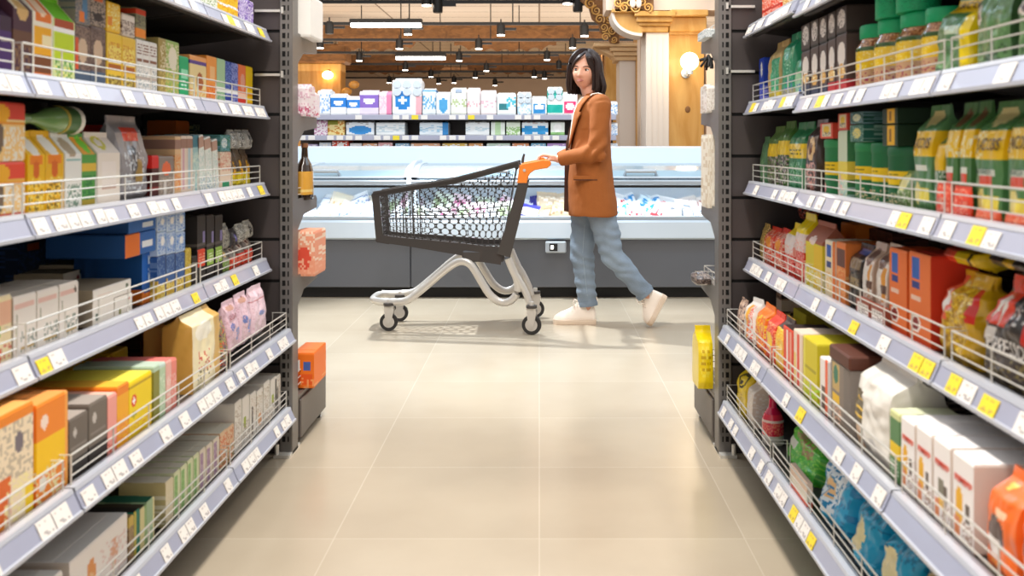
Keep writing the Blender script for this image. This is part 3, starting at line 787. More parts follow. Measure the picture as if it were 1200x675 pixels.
def unit(side, y0, y1, bay):
    S = LX if side == 'L' else RX; sg = 1 if side == 'L' else -1      # sg: direction of the aisle
    xb = LBACK if side == 'L' else RBACK
    t = empty('shelving_unit', ((xb+S['C'][0])/2, (y0+y1)/2, 0))
    mb = MB()
    mb.box(xb-.02*sg, y0, 0, xb-.001*sg, y1, 2.0)
    for k in range(13): mb.box(xb-.001*sg, y0+.004, .06+k*.15, xb+.008*sg, y1-.004, .06+k*.15+.138)
    wbuild(mb, 'back_panel', 'panel_steel', t)
    for yy in (y0, y1-.04):
        mb = MB(); mb.box(xb-.0*sg, yy, 0, xb+.04*sg, yy+.04, 2.05)
        for k in range(50):
            mb.box(xb+.0401*sg, yy+.012, .1+k*.038, xb+.041*sg, yy+.028, .1+k*.038+.02, 1)
        wbuild(mb, 'upright', ['post_steel', 'dark_slot'], t)
    xe = S['E'][0]
    mb = MB(); mb.box(xb, y0, .02, xe-.2*sg, y1, .11); 
    wbuild(mb, 'base_plinth', 'panel_steel', t)
    for yy in (y0+.1, (y0+y1)/2, y1-.12):
        mb = MB(); mb.box(xe-.18*sg, yy, 0, xe-.1*sg, yy+.025, .012); mb.box(xe-.16*sg, yy, .012, xe-.13*sg, yy+.02, .15)
        wbuild(mb, 'foot', 'black_metal', t)
    for key in 'TABCDE':
        x, z = S[key]
        dz = .016 if (side == 'R' and bay == 0 and key in 'TA') else 0
        z += dz
        zb = z-.012
        mb = MB(); mb.box(xb+.01*sg, y0+.003, zb-.004, x-.012*sg, y1-.003, zb)
        mb.box(x-.03*sg, y0+.003, zb-.03, x-.012*sg, y1-.003, zb-.004)
        mb.box(xb+.01*sg, y0+.003, zb-.03, xb+.03*sg, y1-.003, zb-.004)
        for yy in (y0+.02, y1-.024):  # bracket arms
            mb.prism([(xb+.02*sg, zb-.004), (x-.05*sg, zb-.004), (x-.05*sg, zb-.02), (xb+.02*sg, zb-.075)], yy, yy+.004)
        sh = wbuild(mb, 'shelf', 'shelf_steel', t)
        mb = MB(); zt = z
        xo = x+.020*sg; zo = z-.044
        ya, yc = y0+.004, y1-.004
        mb.prism([(x-.008*sg, zt), (x, zt), (xo, zo), (xo-.004*sg, zo-.002), (x-.012*sg, zt-.012)], ya, yc, 0)
        mb.prism([(x-.02*sg, zt+.002), (x+.001*sg, zt+.002), (x+.004*sg, zt-.006), (x-.02*sg, zt-.004)], ya, yc, 1)
        mb.prism([(xo-.003*sg, zo+.005), (xo+.003*sg, zo+.004), (xo+.003*sg, zo-.003), (xo-.006*sg, zo-.004)], ya, yc, 1)
        mb.build('price_rail', ['rail_plastic', 'rail_lip'], sh, recalc=True)
        # wire guard
        if not (key == 'T'):
            mb = MB(); hx = x-.012*sg; n = max(3, round((yc-ya)/.16)); zt2 = z+.062
            if key in 'DE': n = max(3, round((yc-ya)/.2))
            for q in (.02, .041, .062): mb.tube([(hx, ya+.012, z+q), (hx, yc-.012, z+q)], .0017 if q < .06 else .0024, 5)
            for k in range(n+1):
                yy = ya+.012+(yc-ya-.024)*k/n
                mb.tube([(hx, yy, z-.004), (hx, yy, zt2)], .0018, 5)
            for yy in (ya+.012, yc-.012): mb.tube([(hx, yy, z-.004), (hx, yy, zt2), (hx-.05*sg, yy, zt2), (hx-.05*sg, yy, z-.008)], .0022, 5)
            mb.build('wire_guard', 'wire_steel', sh)
        # price tags
        L = yc-ya; yy = ya+.01
        slope = math.atan2(.020, .044)
        while yy < yc-.06:
            dens = {'T': .8, 'A': .92 if side == 'L' else .65, 'B': .7, 'C': .6, 'D': .85 if side == 'L' else .62, 'E': .7}[key]
            w = rt.choice([.045, .05, .055])
            if rt.random() < dens:
                ylw = rt.random() < (.1 if side == 'L' else .2) and not (side == 'L' and key in 'ADE')
                me = TAGY if ylw else rt.choice(TAGW)
                o = link('price_tag', me, sh)
                fr = .9 if rt.random() < .8 else .8
                sx, sz = w, .040*fr
                # local x -> along the rail, local z -> up the slanted strip, local -y -> aisle
                if side == 'L':
                    rot = Matrix.Rotation(R(90), 4, 'Z'); org = Vector((xo-.0005+.0016, yy, zo+.0035))
                else:
                    rot = Matrix.Rotation(R(-90), 4, 'Z'); org = Vector((xo+.0005-.0016, yy+w, zo+.0035))
                o.matrix_local = Matrix.Translation(org) @ rot @ Matrix.Rotation(-slope, 4, 'X') @ Matrix.Diagonal((sx, 1, sz, 1))
            yy += w+(.004 if rt.random() < .5 else rt.uniform(.02, .09))
    look = ('tea and snack' if side == 'L' else 'coffee')+' shelving bay with six shelves'
    reg(t, look, 'along the aisle', 'shelving', -y1, 'the freezer end')
YE = 3.43
for i, (a, b) in enumerate([(2.78, YE), (1.83, 2.78), (.88, 1.83)]):
    unit('L', a, b, i); 
for i, (a, b) in enumerate([(2.76, YE), (1.785, 2.76), (.82, 1.785)]):
    unit('R', a, b, i)

# end displays: dark slatted back across the end of each run, shelves towards the freezer aisle
def endcap(side):
    sg = 1 if side == 'L' else -1
    xe = -.915 if side == 'L' else .665           # post edge next to the aisle
    xw = xe-1.0*sg
    t = empty('end_display', ((xe+xw)/2, 3.7, 0))
    y = 3.45
    mb = MB(); mb.box(xe-.045*sg, y+.012, .0, xw, y+.03, 2.3)
    for k in range(15): mb.box(xe-.046*sg, y+.002, .03+k*.155, xw, y+.012, .03+k*.155+.143)
    for k in range(15): mb.box(xe-.046*sg, y+.006, .03+k*.155+.143, xw, y+.012, .03+k*.155+.156, 1)
    wbuild(mb, 'back_panel', ['panel_steel', 'dark_slot'], t)
    mb = MB(); mb.box(xe-.048*sg, y-.012, 0, xe, y+.07, 2.3, b=.003)
    for k in range(66):
        mb.box(xe-.038*sg, y-.0126, .05+k*.034, xe-.026*sg, y-.0119, .05+k*.034+.02, 1)
        mb.box(xe-.018*sg, y-.0126, .05+k*.034, xe-.013*sg, y-.0119, .05+k*.034+.02, 1)
    wbuild(mb, 'upright', ['post_steel', 'dark_slot'], t)
    # base
    yb = y+.5
    mb = MB(); mb.box(xw, y+.07, .03, xe-.005*sg, yb, .185, b=.004); mb.box(xe-.006*sg, y+.1, .03, xe+.004*sg, yb+.01, .175, b=.003)
    mb.box(xw, y+.07, .185, xe+.0*sg, yb+.015, .20, b=.003)
    b_ = wbuild(mb, 'base_cabinet', 'base_steel', t)
    mb = MB(); mb.cyl((xe-.03*sg, yb-.03, 0), (xe-.03*sg, yb-.03, .035), .02, 10); mb.build('foot', 'black_metal', b_)
    mb = MB(); mb.box(xe-.06*sg, y-.05, 0, xe-.0*sg, y+.1, .012); mb.cyl((xe-.05*sg, y-.04, 0), (xe-.05*sg, y-.04, .05), .008, 8); wbuild(mb, 'foot_plate', 'wire_steel', t)
    zs = [1.56, 1.255, .93, .64] if side == 'L' else [1.56, 1.27, .90, .60, ]
    for z in zs:
        yf = y+.36
        mb = MB(); mb.box(xw, y+.07, z-.02, xe-.006*sg, yf, z, b=.002)
        mb.prism([(y+.07, z-.1), (y+.07, z+.015), (yf-.01, z+.015), (yf+.01, z-.0), (yf+.01, z-.035), (y+.16, z-.05)], xe-.006*sg, xe-.001*sg, plane='yz')
        s = wbuild(mb, 'shelf', 'post_steel', t, recalc=True)
        mb = MB(); mb.box(xw, yf, z-.035, xe-.003*sg, yf+.012, z+.008, b=.002); mb.build('price_rail', 'rail_lip', s)
        mb = MB()
        for q in (.03, .055):
            mb.tube([(xe-.012*sg, y+.09, z+q), (xe-.012*sg, yf-.005, z+q), (xw, yf-.005, z+q)], .0022, 5)
        for k in range(4):
            yy = y+.09+(yf-y-.095)*k/3
            mb.tube([(xe-.012*sg, yy, z), (xe-.012*sg, yy, z+.055)], .002, 5)
        mb.build('wire_guard', 'wire_steel', s)
    mb = MB()
    for q in (.03, .055, .08):
        mb.tube([(xe-.012*sg, y+.09, .2+q), (xe-.012*sg, yb-.005, .2+q), (xw, yb-.005, .2+q)], .0022, 5)
    for k in range(5):
        yy = y+.09+(yb-y-.095)*k/4
        mb.tube([(xe-.012*sg, yy, .2), (xe-.012*sg, yy, .28)], .002, 5)
    mb.build('wire_guard', 'wire_steel', b_)
    reg(t, 'grey end display with slotted post', 'closing the tea shelving' if side == 'L' else 'closing the coffee shelving', 'end display', 0)
    return xe
endcap('L'); endcap('R')
# small peg hooks left in the slatted end panels
def hook(px, py, side):
    o0 = MB(); p = wp(px, py, 3.44)
    sx = -1 if side == 'L' else 1
    o0.box(p.x, 3.438, p.z, p.x+.1*sx, 3.451, p.z+.009); o0.box(p.x, 3.43, p.z-.006, p.x-.008*sx, 3.451, p.z+.018)
    o = o0.build('shelf_bracket_edge', 'wire_steel')
    reg(o, 'short pale metal edge', 'on the '+('tea' if side == 'L' else 'coffee')+' end panel', 'metal bracket', py, 'the top')
for (px, py) in [(330, 14), (330, 89)]: hook(px, py, 'L')
for (px, py) in [(853, 9), (853, 85)]: hook(px, py, 'R')
# ================================================================== goods on the aisle shelves
CLEAR = {'L': {'T': 1.9, 'A': 1.525, 'B': 1.235, 'C': .955, 'D': .675, 'E': .415}, 'R': {'T': 1.9, 'A': 1.525, 'B': 1.235, 'C': .955, 'D': .68, 'E': .43}}
PLACE = {'T': 'topmost', 'A': 'second-highest', 'B': 'third-highest', 'C': 'third-lowest', 'D': 'second-lowest', 'E': 'lowest'}
ST = {'side': 'L', 'key': 'A', 'items': []}
def S_(side, key): ST['side'] = side; ST['key'] = key; ST['items'] = []
NAMES = {'flat': ('flat_paper_bag', 'paper bag'), 'box': ('carton', 'carton'), 'gable': ('folded_paper_bag', 'paper bag'), 'bag': ('gusseted_bag', 'bag'), 'brick': ('sealed_pack', 'pack'),
         'pouch': ('foil_pouch', 'pouch'), 'sack': ('foil_sack', 'sack'), 'pillow': ('foil_pillow_pack', 'pack'), 'jar': ('glass_jar', 'jar'),
         'tin': ('round_tin', 'tin'), 'sqtin': ('square_tin', 'tin'), 'bottle': ('bottle', 'bottle')}
def I(x0, x1, yt, shape, base, ops, look, off=0., dep=.12, on=None, side=None, lid=None, top=None, rot=None, name=None, cat=None, nu=None, nv=None, lift=0, hh=None, wf=.965):
    sd, key = ST['side'], ST['key']
    S = LX if sd == 'L' else RX; sg = 1 if sd == 'L' else -1
    xf = S[key][0]-sg*(.035+off)
    ya, yc = sorted((xf*F/(x0-VX), xf*F/(x1-VX)))
    w = (yc-ya)*wf; ym = (ya+yc)/2; pc = VX+xf*F/ym
    if yc > 3.42 and ya > 3.3: w = .07
    w = min(w, .16 if ym > 3.0 else 9); ym = min(ym, 3.425-w/2)
    z0 = S[key][1]-.011+(.016 if sd == 'R' and key in 'TA' and ym > 2.76 else 0)
    if on is not None: z0 = ST['items'][on]['top']+.0015
    z0 += lift
    h = hh or (EH-(yt-VY)*ym/F-z0)
    h = max(.03, min(h, CLEAR[sd][key]-z0))
    big = w*F/ym*abs(xf)/ym
    if shape in ('jar', 'tin', 'bottle'): dep = w
    nu_ = nu or (28 if w > .14 else 22 if w > .08 else 15); nv_ = nv or (38 if h > .14 else 24)
    me, lm = pack(shape, w, dep, h, base, ops, side, nu_, nv_, lid, top, seed=int(x0*7+yt) % 997)
    nm, ct = NAMES[shape]
    o = link(name or nm, me)
    back = xf-sg*dep
    lim_ = (LBACK+.012) if sd == 'L' else (RBACK-.012)
    o.location = (xf, ym, z0)
    o.rotation_euler = (0, 0, R(90)*sg)
    if rot:
        o.rotation_euler = (Matrix.Rotation(R(90)*sg, 3, 'Z') @ Matrix.Rotation(R(rot[0]), 3, 'X') @ Matrix.Rotation(R(rot[1]), 3, 'Y')).to_euler()
    if lm: link('lid' if shape != 'bottle' else 'cap', lm, o)
    ST['items'].append({'top': z0+h, 'o': o})
    reg(o, look, f'on the {PLACE[key]} {"tea" if sd == "L" else "coffee"} shelf', cat or ct, -ym)
    return o

# ---------------- tea side, topmost
S_('L', 'T')
I(196, 236, -14, 'box', 'e8e4ea', 't .1 .2 .9 .8 a090a8', 'pale grey carton row')
I(236, 255, -12, 'box', 'dfe6cf', 'm 0 0 1 1 86a060 .4;m 0 0 1 1 f4f4e8 .3', 'pale green speckled carton')
I(255, 267, -10, 'box', 'f0c41e', 'r 0 .2 1 .3 ffffff;r 0 .5 1 .58 ffffff;m 0 0 1 1 e08a10 .2', 'yellow carton with white stripes')
I(267, 279, -6, 'box', 'f0c41e', 'r 0 .2 1 .3 ffffff;r 0 .5 1 .58 ffffff;m 0 0 1 1 e08a10 .2', 'yellow carton with white stripes')
I(280, 289, -2, 'box', 'b9a0e0', 'm 0 0 1 1 6a4ab0 .4;m 0 0 1 1 f0eafa .3', 'violet and white carton')
I(289, 297, 1, 'box', 'b9a0e0', 'm 0 0 1 1 6a4ab0 .4;m 0 0 1 1 f0eafa .3', 'violet and white carton')
# ---------------- tea side, second shelf
S_('L', 'A')
I(-22, 14, -12, 'gable', '4a2a6c', 'r 0 0 .55 1 d8c4ae;m 0 0 .5 .5 8a6a58 .3;r .6 .55 1 1 3a2038', 'dark purple and cream bag', dep=.09)
I(15, 38, -22, 'gable', '4c2b3a', 'r .1 .7 .8 .9 efe0c4;c .5 .72 .3 .12 d8b070;r 0 .35 1 .5 6b4632;m 0 0 1 .35 8a6848 .4', 'brown purple bag with cream crest', dep=.09)
I(38, 62, -16, 'gable', 'f6efdc', 'r .12 .62 .9 .95 e8781e;c .5 .8 .25 .12 f8d8b8;r .1 .3 .9 .58 f6b010;r .1 .1 .9 .28 7a4420;r .1 .02 .9 .1 e87a30;r .5 .4 .9 .5 fff0c0', 'orange and white tea bag pack', dep=.08)
I(62, 88, -6, 'gable', 'e4f0b0', 'r .06 .72 .94 .98 78cc2a;r .06 .64 .94 .72 b04a20;r 0 .58 1 .63 ffffff;r .06 .3 .94 .57 c8e020;m .1 .05 .9 .3 4f9e38 .5;m .1 .05 .9 .2 f4ee80 .3', 'lime green pack with white band', dep=.08)
BR = 'm 0 0 1 1 5a4440 .35;c .5 .6 .32 .2 d6b89a;r 0 .1 1 .3 4b5f78;r 0 0 1 .08 b8502a;r 0 .3 .2 .8 e0582a'
I(88, 106, 30, 'box', '8b7264', BR, 'brown photo carton with blue base')
I(88, 106, -8, 'box', '8b8078', 'm 0 0 1 1 4a5a68 .3;r .5 .2 .8 1 4a7aa0;r .3 .1 .6 .4 e87820', 'brown photo carton stacked on top', on=-1)
I(106, 124, 32, 'box', '7d675c', BR.replace('r 0 .3 .2 .8 e0582a', ''), 'brown photo carton with blue base')
I(106, 124, -4, 'box', 'a79484', 'm 0 0 1 1 463c3a .4;c .5 .3 .3 .15 2a1a18;r .2 .85 .8 1 d8602a', 'grey brown carton stacked on top', on=-1)
YB_ = 'r .1 .55 .95 .8 f8e070;m .1 .55 .95 .85 d8901a .35;r .1 .38 .95 .48 b06018;r .1 .5 .95 .54 ffffff;r .1 .05 .95 .28 8a7020;m .1 .05 .95 .28 e0c860 .4;r 0 0 1 .04 d8a860'
I(125, 143, 39, 'box', 'f2c838', YB_, 'yellow tea carton with brown band')
I(125, 141, 3, 'box', 'f2c02c', 'm .1 .1 .9 .9 f8e8a0 .4;r .1 .2 .4 .5 e88a18', 'yellow carton stacked on top', on=-1)
I(143, 159, 44, 'box', 'efc443', YB_, 'yellow tea carton with brown band')
I(143, 158, 17, 'box', 'd8cabc', 'm 0 .1 1 .9 7a6258 .35;r 0 .7 1 .9 eee4da', 'beige printed carton stacked on top', on=-1)
WH = 't .1 .7 .9 .95 8a5a48;r .1 .6 .9 .66 8c5a40;m .05 .05 .95 .55 9aa8ac .35;r 0 .3 1 .34 c0b0a4'
I(160, 167, 46, 'box', 'f2eee8', WH, 'slim white carton with brown lettering')
I(159, 171, 10, 'box', '8d8a68', 'r 0 .8 1 .95 d8401c;m 0 .4 1 .75 5a5648 .5;r 0 .05 1 .35 f08a1a', 'olive and orange carton stacked on top', on=-1)
I(167, 175, 48, 'box', 'f2eee8', WH, 'slim white carton with brown lettering')
I(175, 184, 50, 'box', 'f0ece6', WH, 'slim white carton with brown lettering')
I(185, 210, 47, 'box', '9cba5e', 'r 0 0 .35 1 a8914a;m .1 .5 1 .95 e8dcb8 .4;m .1 0 1 .5 d8c070 .35;c .7 .7 .2 .2 f0e8d0', 'olive green carton with pale blossom', side='9a8a50')
I(210, 221, 66, 'box', '16b070', 'r .2 .5 .9 .7 9ae8c0;t .2 .2 .8 .5 e0fff0', 'bright green slim carton', side='0f8a58')
I(222, 242, 66, 'box', 'f0d89a', 'r 0 .82 1 1 5a3a90;r 0 .9 1 1 f2a860;c .6 .45 .2 .2 b0602a;m 0 0 1 .3 e8a050 .3', 'cream carton with purple top', top='f0a45c')
I(242, 254, 66, 'box', 'f49a3c', 'm 0 0 1 .4 e0602a .4;r .3 .5 .8 .8 f8c080', 'plain orange carton', top='f0a45c')
I(254, 264, 69, 'box', 'a8cca0', 'r 0 .3 1 .4 f0f4e8;m 0 0 1 .3 4f9a78 .4', 'pale green slim carton')
I(264, 271, 72, 'box', '1f3f9a', 'm 0 .2 1 1 7a90d0 .35;r 0 .3 1 .36 ffffff;r 0 .1 1 .14 ffffff', 'dark blue slim carton')
I(271, 279, 74, 'box', '8f98d4', 'm 0 0 1 1 2a3f9c .35;r 0 .3 1 .36 ffffff', 'lavender blue slim carton')
I(279, 288, 76, 'box', 'f07a44', 'c .6 .6 .3 .2 f0a890;r 0 .25 1 .33 ffd8c0;r 0 0 1 .2 e03a2a', 'orange red slim carton')
I(288, 296, 78, 'box', 'f8d00e', 'r 0 .3 1 .36 e8a010;r 0 .12 1 .16 e8a010', 'bright yellow slim carton')
# ---------------- tea side, third shelf
S_('L', 'B')
RD = 'r 0 .72 1 1 e24a3a;c .4 .8 .25 .16 f8b428;r 0 0 1 .62 f8d08a;c .35 .4 .16 .3 7a6858;m .5 0 1 .6 f8f0e0 .4;r 0 .62 1 .68 f2a030'
I(-24, 30, 190, 'box', 'f2b850', RD.replace('e24a3a', 'f05038')+';r 0 0 1 .12 d8382a', 'large red and orange carton', dep=.16)
I(-24, 30, 118, 'box', 'f8d898', RD, 'large red topped carton stacked on top', on=-1, dep=.16)
YL = 'c .5 .82 .3 .14 fbf6ec;r .15 .6 .85 .7 f0861e;c .5 .55 .2 .1 e06a1a;m .05 .05 .95 .4 8a6a14 .4;m .05 .05 .95 .45 fbe070 .3'
I(32, 53, 153, 'gable', 'f4c010', YL, 'yellow coffee-style bag with white crest', dep=.07)
I(53, 75, 153, 'gable', 'f0b818', YL, 'yellow coffee-style bag with white crest', dep=.07)
I(76, 96, 154, 'gable', 'f0efe9', 'c .45 .8 .3 .12 b8a488;r .1 .62 .9 .66 9cc4c0;m .05 .05 .95 .35 7e9a88 .4', 'white bag with grey green base', dep=.07)
I(96, 113, 156, 'gable', '55a046', 'r .1 .72 .9 .95 f0a42a;c .6 .85 .25 .12 7cd030;r 0 .5 1 .6 e8c040;m .1 .1 .9 .45 2a7a3c .5;r 0 0 1 .12 b09a30', 'green and gold bag', dep=.07)
I(114, 141, 155, 'gable', 'f3e8dc', 'c .4 .86 .25 .09 d8cf50;c .4 .86 .14 .05 f2e8d8;r .2 .3 .8 .6 f8eee6;r .2 .25 .8 .28 c8a89a', 'cream bag with round yellow emblem', dep=.07)
o = I(143, 178, 136, 'pouch', '9b989c', 'r .25 .72 .85 .86 e8503a;c .5 .45 .22 .2 5a5a60;m .1 .1 .9 .6 d8dde2 .3;r .5 .25 .65 .5 a8894e', 'tall silver grey pouch with red label', dep=.09)
I(178, 186, 182, 'box', '4a1512', 'r 0 .7 1 1 e0241a;r 0 .2 1 .3 8a2018', 'slim dark red carton')
I(186, 204, 183, 'box', '8f8278', 'c .5 .7 .3 .16 f07040;m 0 0 1 .5 b8a898 .4;r .3 .1 .5 .4 d8d0c8', 'grey brown carton with orange spot')
I(205, 212, 160, 'box', 'e8c090', 'm 0 .1 1 .7 e88a40 .4;r 0 .8 1 .95 a07a6a', 'slim peach carton')
I(212, 219, 159, 'box', 'ecd8c8', 'r .3 .1 .6 .8 d8a8b0;r 0 .8 1 .95 a07a6a', 'slim pinkish carton')
I(219, 226, 159, 'box', 'e6d4c2', 'r .2 .1 .6 .8 b0c8d0;r 0 .8 1 .95 a07a6a', 'slim pale carton')
I(226, 233, 158, 'box', '9fc6c6', 'm 0 .1 1 .7 dcecdc .5;r 0 .8 1 1 3a7a8a', 'slim teal carton')
SA = 'r 0 .8 1 .97 c09a88;m .1 .1 .9 .75 c8dcd2 .3;m .1 0 .9 .3 8aa4b8 .3'
I(235, 242, 158, 'box', 'f0f2ea', SA, 'leaning white sachet box', rot=(0, -9))
I(243, 250, 160, 'box', 'f0f2ea', SA, 'leaning white sachet box', rot=(0, -9))
I(251, 257, 163, 'box', 'eef0e8', SA, 'leaning white sachet box', rot=(0, -7))
I(258, 271, 178, 'box', 'f0d8c0', 'm 0 .5 1 1 e09a80 .3;r .2 0 .8 .2 2a9a6a', 'low cream carton with green base')
I(258, 270, 158, 'box', '3f7f6a', 'c .4 .5 .3 .3 dfe8e4;m 0 0 1 1 7ab0c8 .3', 'green blue carton stacked on top', on=-1)
PK = 'r 0 .0 1 .42 e8d020;c .5 .5 .25 .2 f0b020;m 0 .4 1 .9 6a5038 .4'
for a, b in ((272, 279), (280, 287), (288, 295)):
    I(a, b, 175, 'pouch', '6a5a48', PK, 'small yellow and brown sachet', dep=.05)
for a, b in ((272, 280), (281, 289)):
    I(a, b, 152, 'pouch', 'a9a7a0', 'm .1 .1 .9 .9 4a4844 .45;m .1 .1 .9 .9 e8e8e4 .3', 'small silver sachet stacked on top', on=-3, dep=.04)
I(290, 297, 152, 'pouch', 'b8b6b0', 'c .5 .5 .2 .3 4a4844;m .1 .1 .9 .9 f0f0ec .3', 'small silver sachet stacked on top', on=-3, dep=.04)
# back row seen in the gaps
I(206, 222, 140, 'box', 'c8641e', 'c .5 .5 .3 .3 e0401a', 'orange carton in the dark back row', off=.2, dep=.1)
I(232, 246, 146, 'box', '32463a', 'm 0 0 1 1 8a8a60 .3', 'dark green carton in the back row', off=.2, dep=.1)
I(118, 142, 147, 'box', '7a3a20', 'r 0 .7 1 1 e0281c;r 0 .3 1 .5 a85a38', 'red and brown carton in the back row', off=.12, dep=.1)
# green glass bottle lying across the bags
zt = max(i['top'] for i in ST['items'][2:7])
# ---------------- tea side, third-lowest
S_('L', 'C')
I(-30, 14, 350, 'box', 'f6e4b8', 'r 0 .6 1 .9 f4c0a0;c .5 .5 .2 .12 8ab82a;m 0 0 1 .3 d87a6a .35;r .6 0 .7 .25 e86a2a', 'cream and peach carton with green leaf', dep=.14, top='f8f0e4')
WB = 'r .12 .55 .2 .72 8a8a70;r .05 .8 .9 .86 f0c8bc;m .3 .1 1 .4 8a9488 .4;r .3 .12 .9 .18 c8a86a'
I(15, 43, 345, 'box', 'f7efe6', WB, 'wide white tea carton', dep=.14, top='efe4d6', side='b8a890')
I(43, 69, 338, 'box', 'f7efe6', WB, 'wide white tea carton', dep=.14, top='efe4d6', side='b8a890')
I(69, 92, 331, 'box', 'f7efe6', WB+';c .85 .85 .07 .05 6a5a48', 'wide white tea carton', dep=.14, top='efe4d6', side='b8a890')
I(108, 134, 352, 'box', 'f3ece2', 'c .2 .4 .08 .16 50685a;r .1 .75 .6 .8 e8b8a8', 'low white carton with dark dot', dep=.14, side='b0a08c')
I(134, 155, 346, 'box', 'f3ece2', 'c .3 .3 .08 .16 8a8a50;c .8 .8 .06 .12 c85040', 'low white carton with dark dot', dep=.14, side='b0a08c')
I(108, 154, 333, 'box', 'f6f0e8', 'c .88 .6 .04 .14 5a6a50;r .1 .5 .5 .56 e8c8b8', 'long flat white carton stacked on top', on=-1, dep=.14, side='a89880')
BX = 'c .75 .78 .09 .08 b04030;c .9 .93 .06 .06 5a6858;r .1 .5 .8 .54 e8a898;t .1 .2 .8 .45 d8c8b8'
I(74, 97, 318, 'box', 'efe4d2', BX, 'tall cream carton in second row', off=.2, dep=.13, side='cbb898', top='b8a88c')
I(97, 121, 308, 'box', 'efe4d2', BX, 'tall cream carton in second row', off=.2, dep=.13, side='cbb898', top='b8a88c')
BL = 'r 0 0 1 .3 f07a20;c .5 .3 .5 .1 1a60b8;r .4 .42 .62 .92 dcecf8;m .3 .4 .75 .95 1a60b8 .3;m 0 0 1 .2 f8a050 .3'
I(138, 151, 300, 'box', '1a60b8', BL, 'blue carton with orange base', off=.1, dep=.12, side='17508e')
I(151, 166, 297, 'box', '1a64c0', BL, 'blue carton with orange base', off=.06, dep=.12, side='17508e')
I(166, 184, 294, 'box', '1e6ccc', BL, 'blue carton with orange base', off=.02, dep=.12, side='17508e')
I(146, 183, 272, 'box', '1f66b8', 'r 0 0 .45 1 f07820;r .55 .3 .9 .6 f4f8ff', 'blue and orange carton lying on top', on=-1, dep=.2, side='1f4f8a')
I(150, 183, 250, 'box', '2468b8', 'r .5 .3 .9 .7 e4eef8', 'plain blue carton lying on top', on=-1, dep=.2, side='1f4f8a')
SH = 'r 0 0 1 .45 d8b040;m 0 0 1 .4 f4e080 .4;m 0 .45 1 1 6a8ab8 .4;c .5 .45 .4 .1 3c64a0;r .9 0 1 1 2a4a80'
I(184, 195, 300, 'box', '2f5a9c', SH, 'glossy blue and gold carton', dep=.12)
I(195, 206, 298, 'box', '2f5a9c', SH, 'glossy blue and gold carton', dep=.12)
I(206, 217, 296, 'box', '2f5a9c', SH, 'glossy blue and gold carton', dep=.12)
LB = 'm .1 .1 .9 .9 5c90dc .4;c .6 .6 .2 .2 ffffff;r .92 0 1 1 6a94d0'
for k, (a, b, y) in enumerate(((184, 195, 272), (195, 206, 272), (206, 217, 272))):
    I(a, b, y, 'box', 'c4d8f4', LB, 'pale blue carton stacked on top', on=-3, dep=.12)
for k, (a, b, y) in enumerate(((184, 195, 249), (195, 206, 249), (206, 217, 248))):
    I(a, b, y, 'box', 'd0e2f8', LB, 'palest blue carton topmost of stack', on=-3, dep=.12)
I(217, 224, 291, 'box', 'c8a82c', 'm 0 0 1 1 e8d060 .3', 'slim gold carton')
I(225, 231, 300, 'box', '241c18', 'r 0 .2 1 .25 6a5a50', 'slim black carton')
I(231, 241, 292, 'box', '1d1816', 'r .1 .5 .95 .98 f04a24;t .2 .55 .9 .9 f8b090', 'black carton with orange red panel')
I(242, 251, 292, 'box', '1a1715', 'r .1 .5 .95 1 9cc24a;t .2 .6 .9 .9 e4f0c0', 'black carton with light green panel')
I(252, 261, 289, 'box', '1a1715', 'r .1 .5 .95 1 9cc24a;t .2 .6 .9 .9 e4f0c0', 'black carton with light green panel')
for a, b in ((231, 241), (242, 251), (252, 261)):
    I(a, b, 252, 'box', '26211f', 'r .7 .1 .9 .5 8a7fb0;r 0 .1 1 .16 5c5550', 'black carton stacked above coloured panels', on=-3)
GJ = 'c .5 .82 .3 .15 f0c880;r 0 0 1 .5 7a9a4a;m 0 0 1 .5 a8b868 .4'
RJ = 'c .5 .86 .3 .12 f0e0d0;c .5 .86 .16 .07 6a2020;r 0 0 1 .6 e0402c;m 0 0 1 .5 f08060 .4'
I(262, 271, 292, 'pouch', '8a8676', GJ, 'small green sachet with gold moon', dep=.05)
I(272, 280, 290, 'pouch', '8a8078', RJ, 'small red sachet with white ring', dep=.05)
I(281, 289, 284, 'pouch', '8a8078', RJ, 'small red sachet with white ring', dep=.05)
I(290, 298, 279, 'pouch', '8a8078', RJ, 'small red sachet with white ring', dep=.05)
I(262, 271, 262, 'pouch', 'a8a498', 'm .1 .1 .9 .9 5a5650 .4', 'silver sachet stacked on top', on=-4, dep=.04)
I(272, 280, 268, 'pouch', '2a2226', 'c .6 .5 .2 .2 7a70c8;c .6 .5 .08 .1 f0f0ff', 'black sachet with blue dot', on=-4, dep=.04)
I(281, 289, 262, 'pouch', 'b0ada2', 'm .1 .1 .9 .9 5a5650 .4;m 0 0 1 1 e8e6e0 .2', 'silver sachet stacked on top', on=-4, dep=.04)
I(290, 298, 258, 'pouch', 'b8b4a8', 'c .5 .5 .2 .3 3a3632;m 0 0 1 1 e8e6e0 .2', 'silver sachet stacked on top', on=-4, dep=.04)
I(20, 70, 275, 'box', '20304e', 'm 0 .1 1 .9 2f4a78 .3;r .2 .8 .5 .9 a84a20', 'dark blue carton far back', off=.32, dep=.1, side='1c2c48')
I(70, 120, 265, 'box', '24406e', 'r .3 .2 .5 .9 4a6a98;m 0 .1 1 .9 34588c .3', 'dark blue carton far back', off=.32, dep=.1, side='1c2c48')
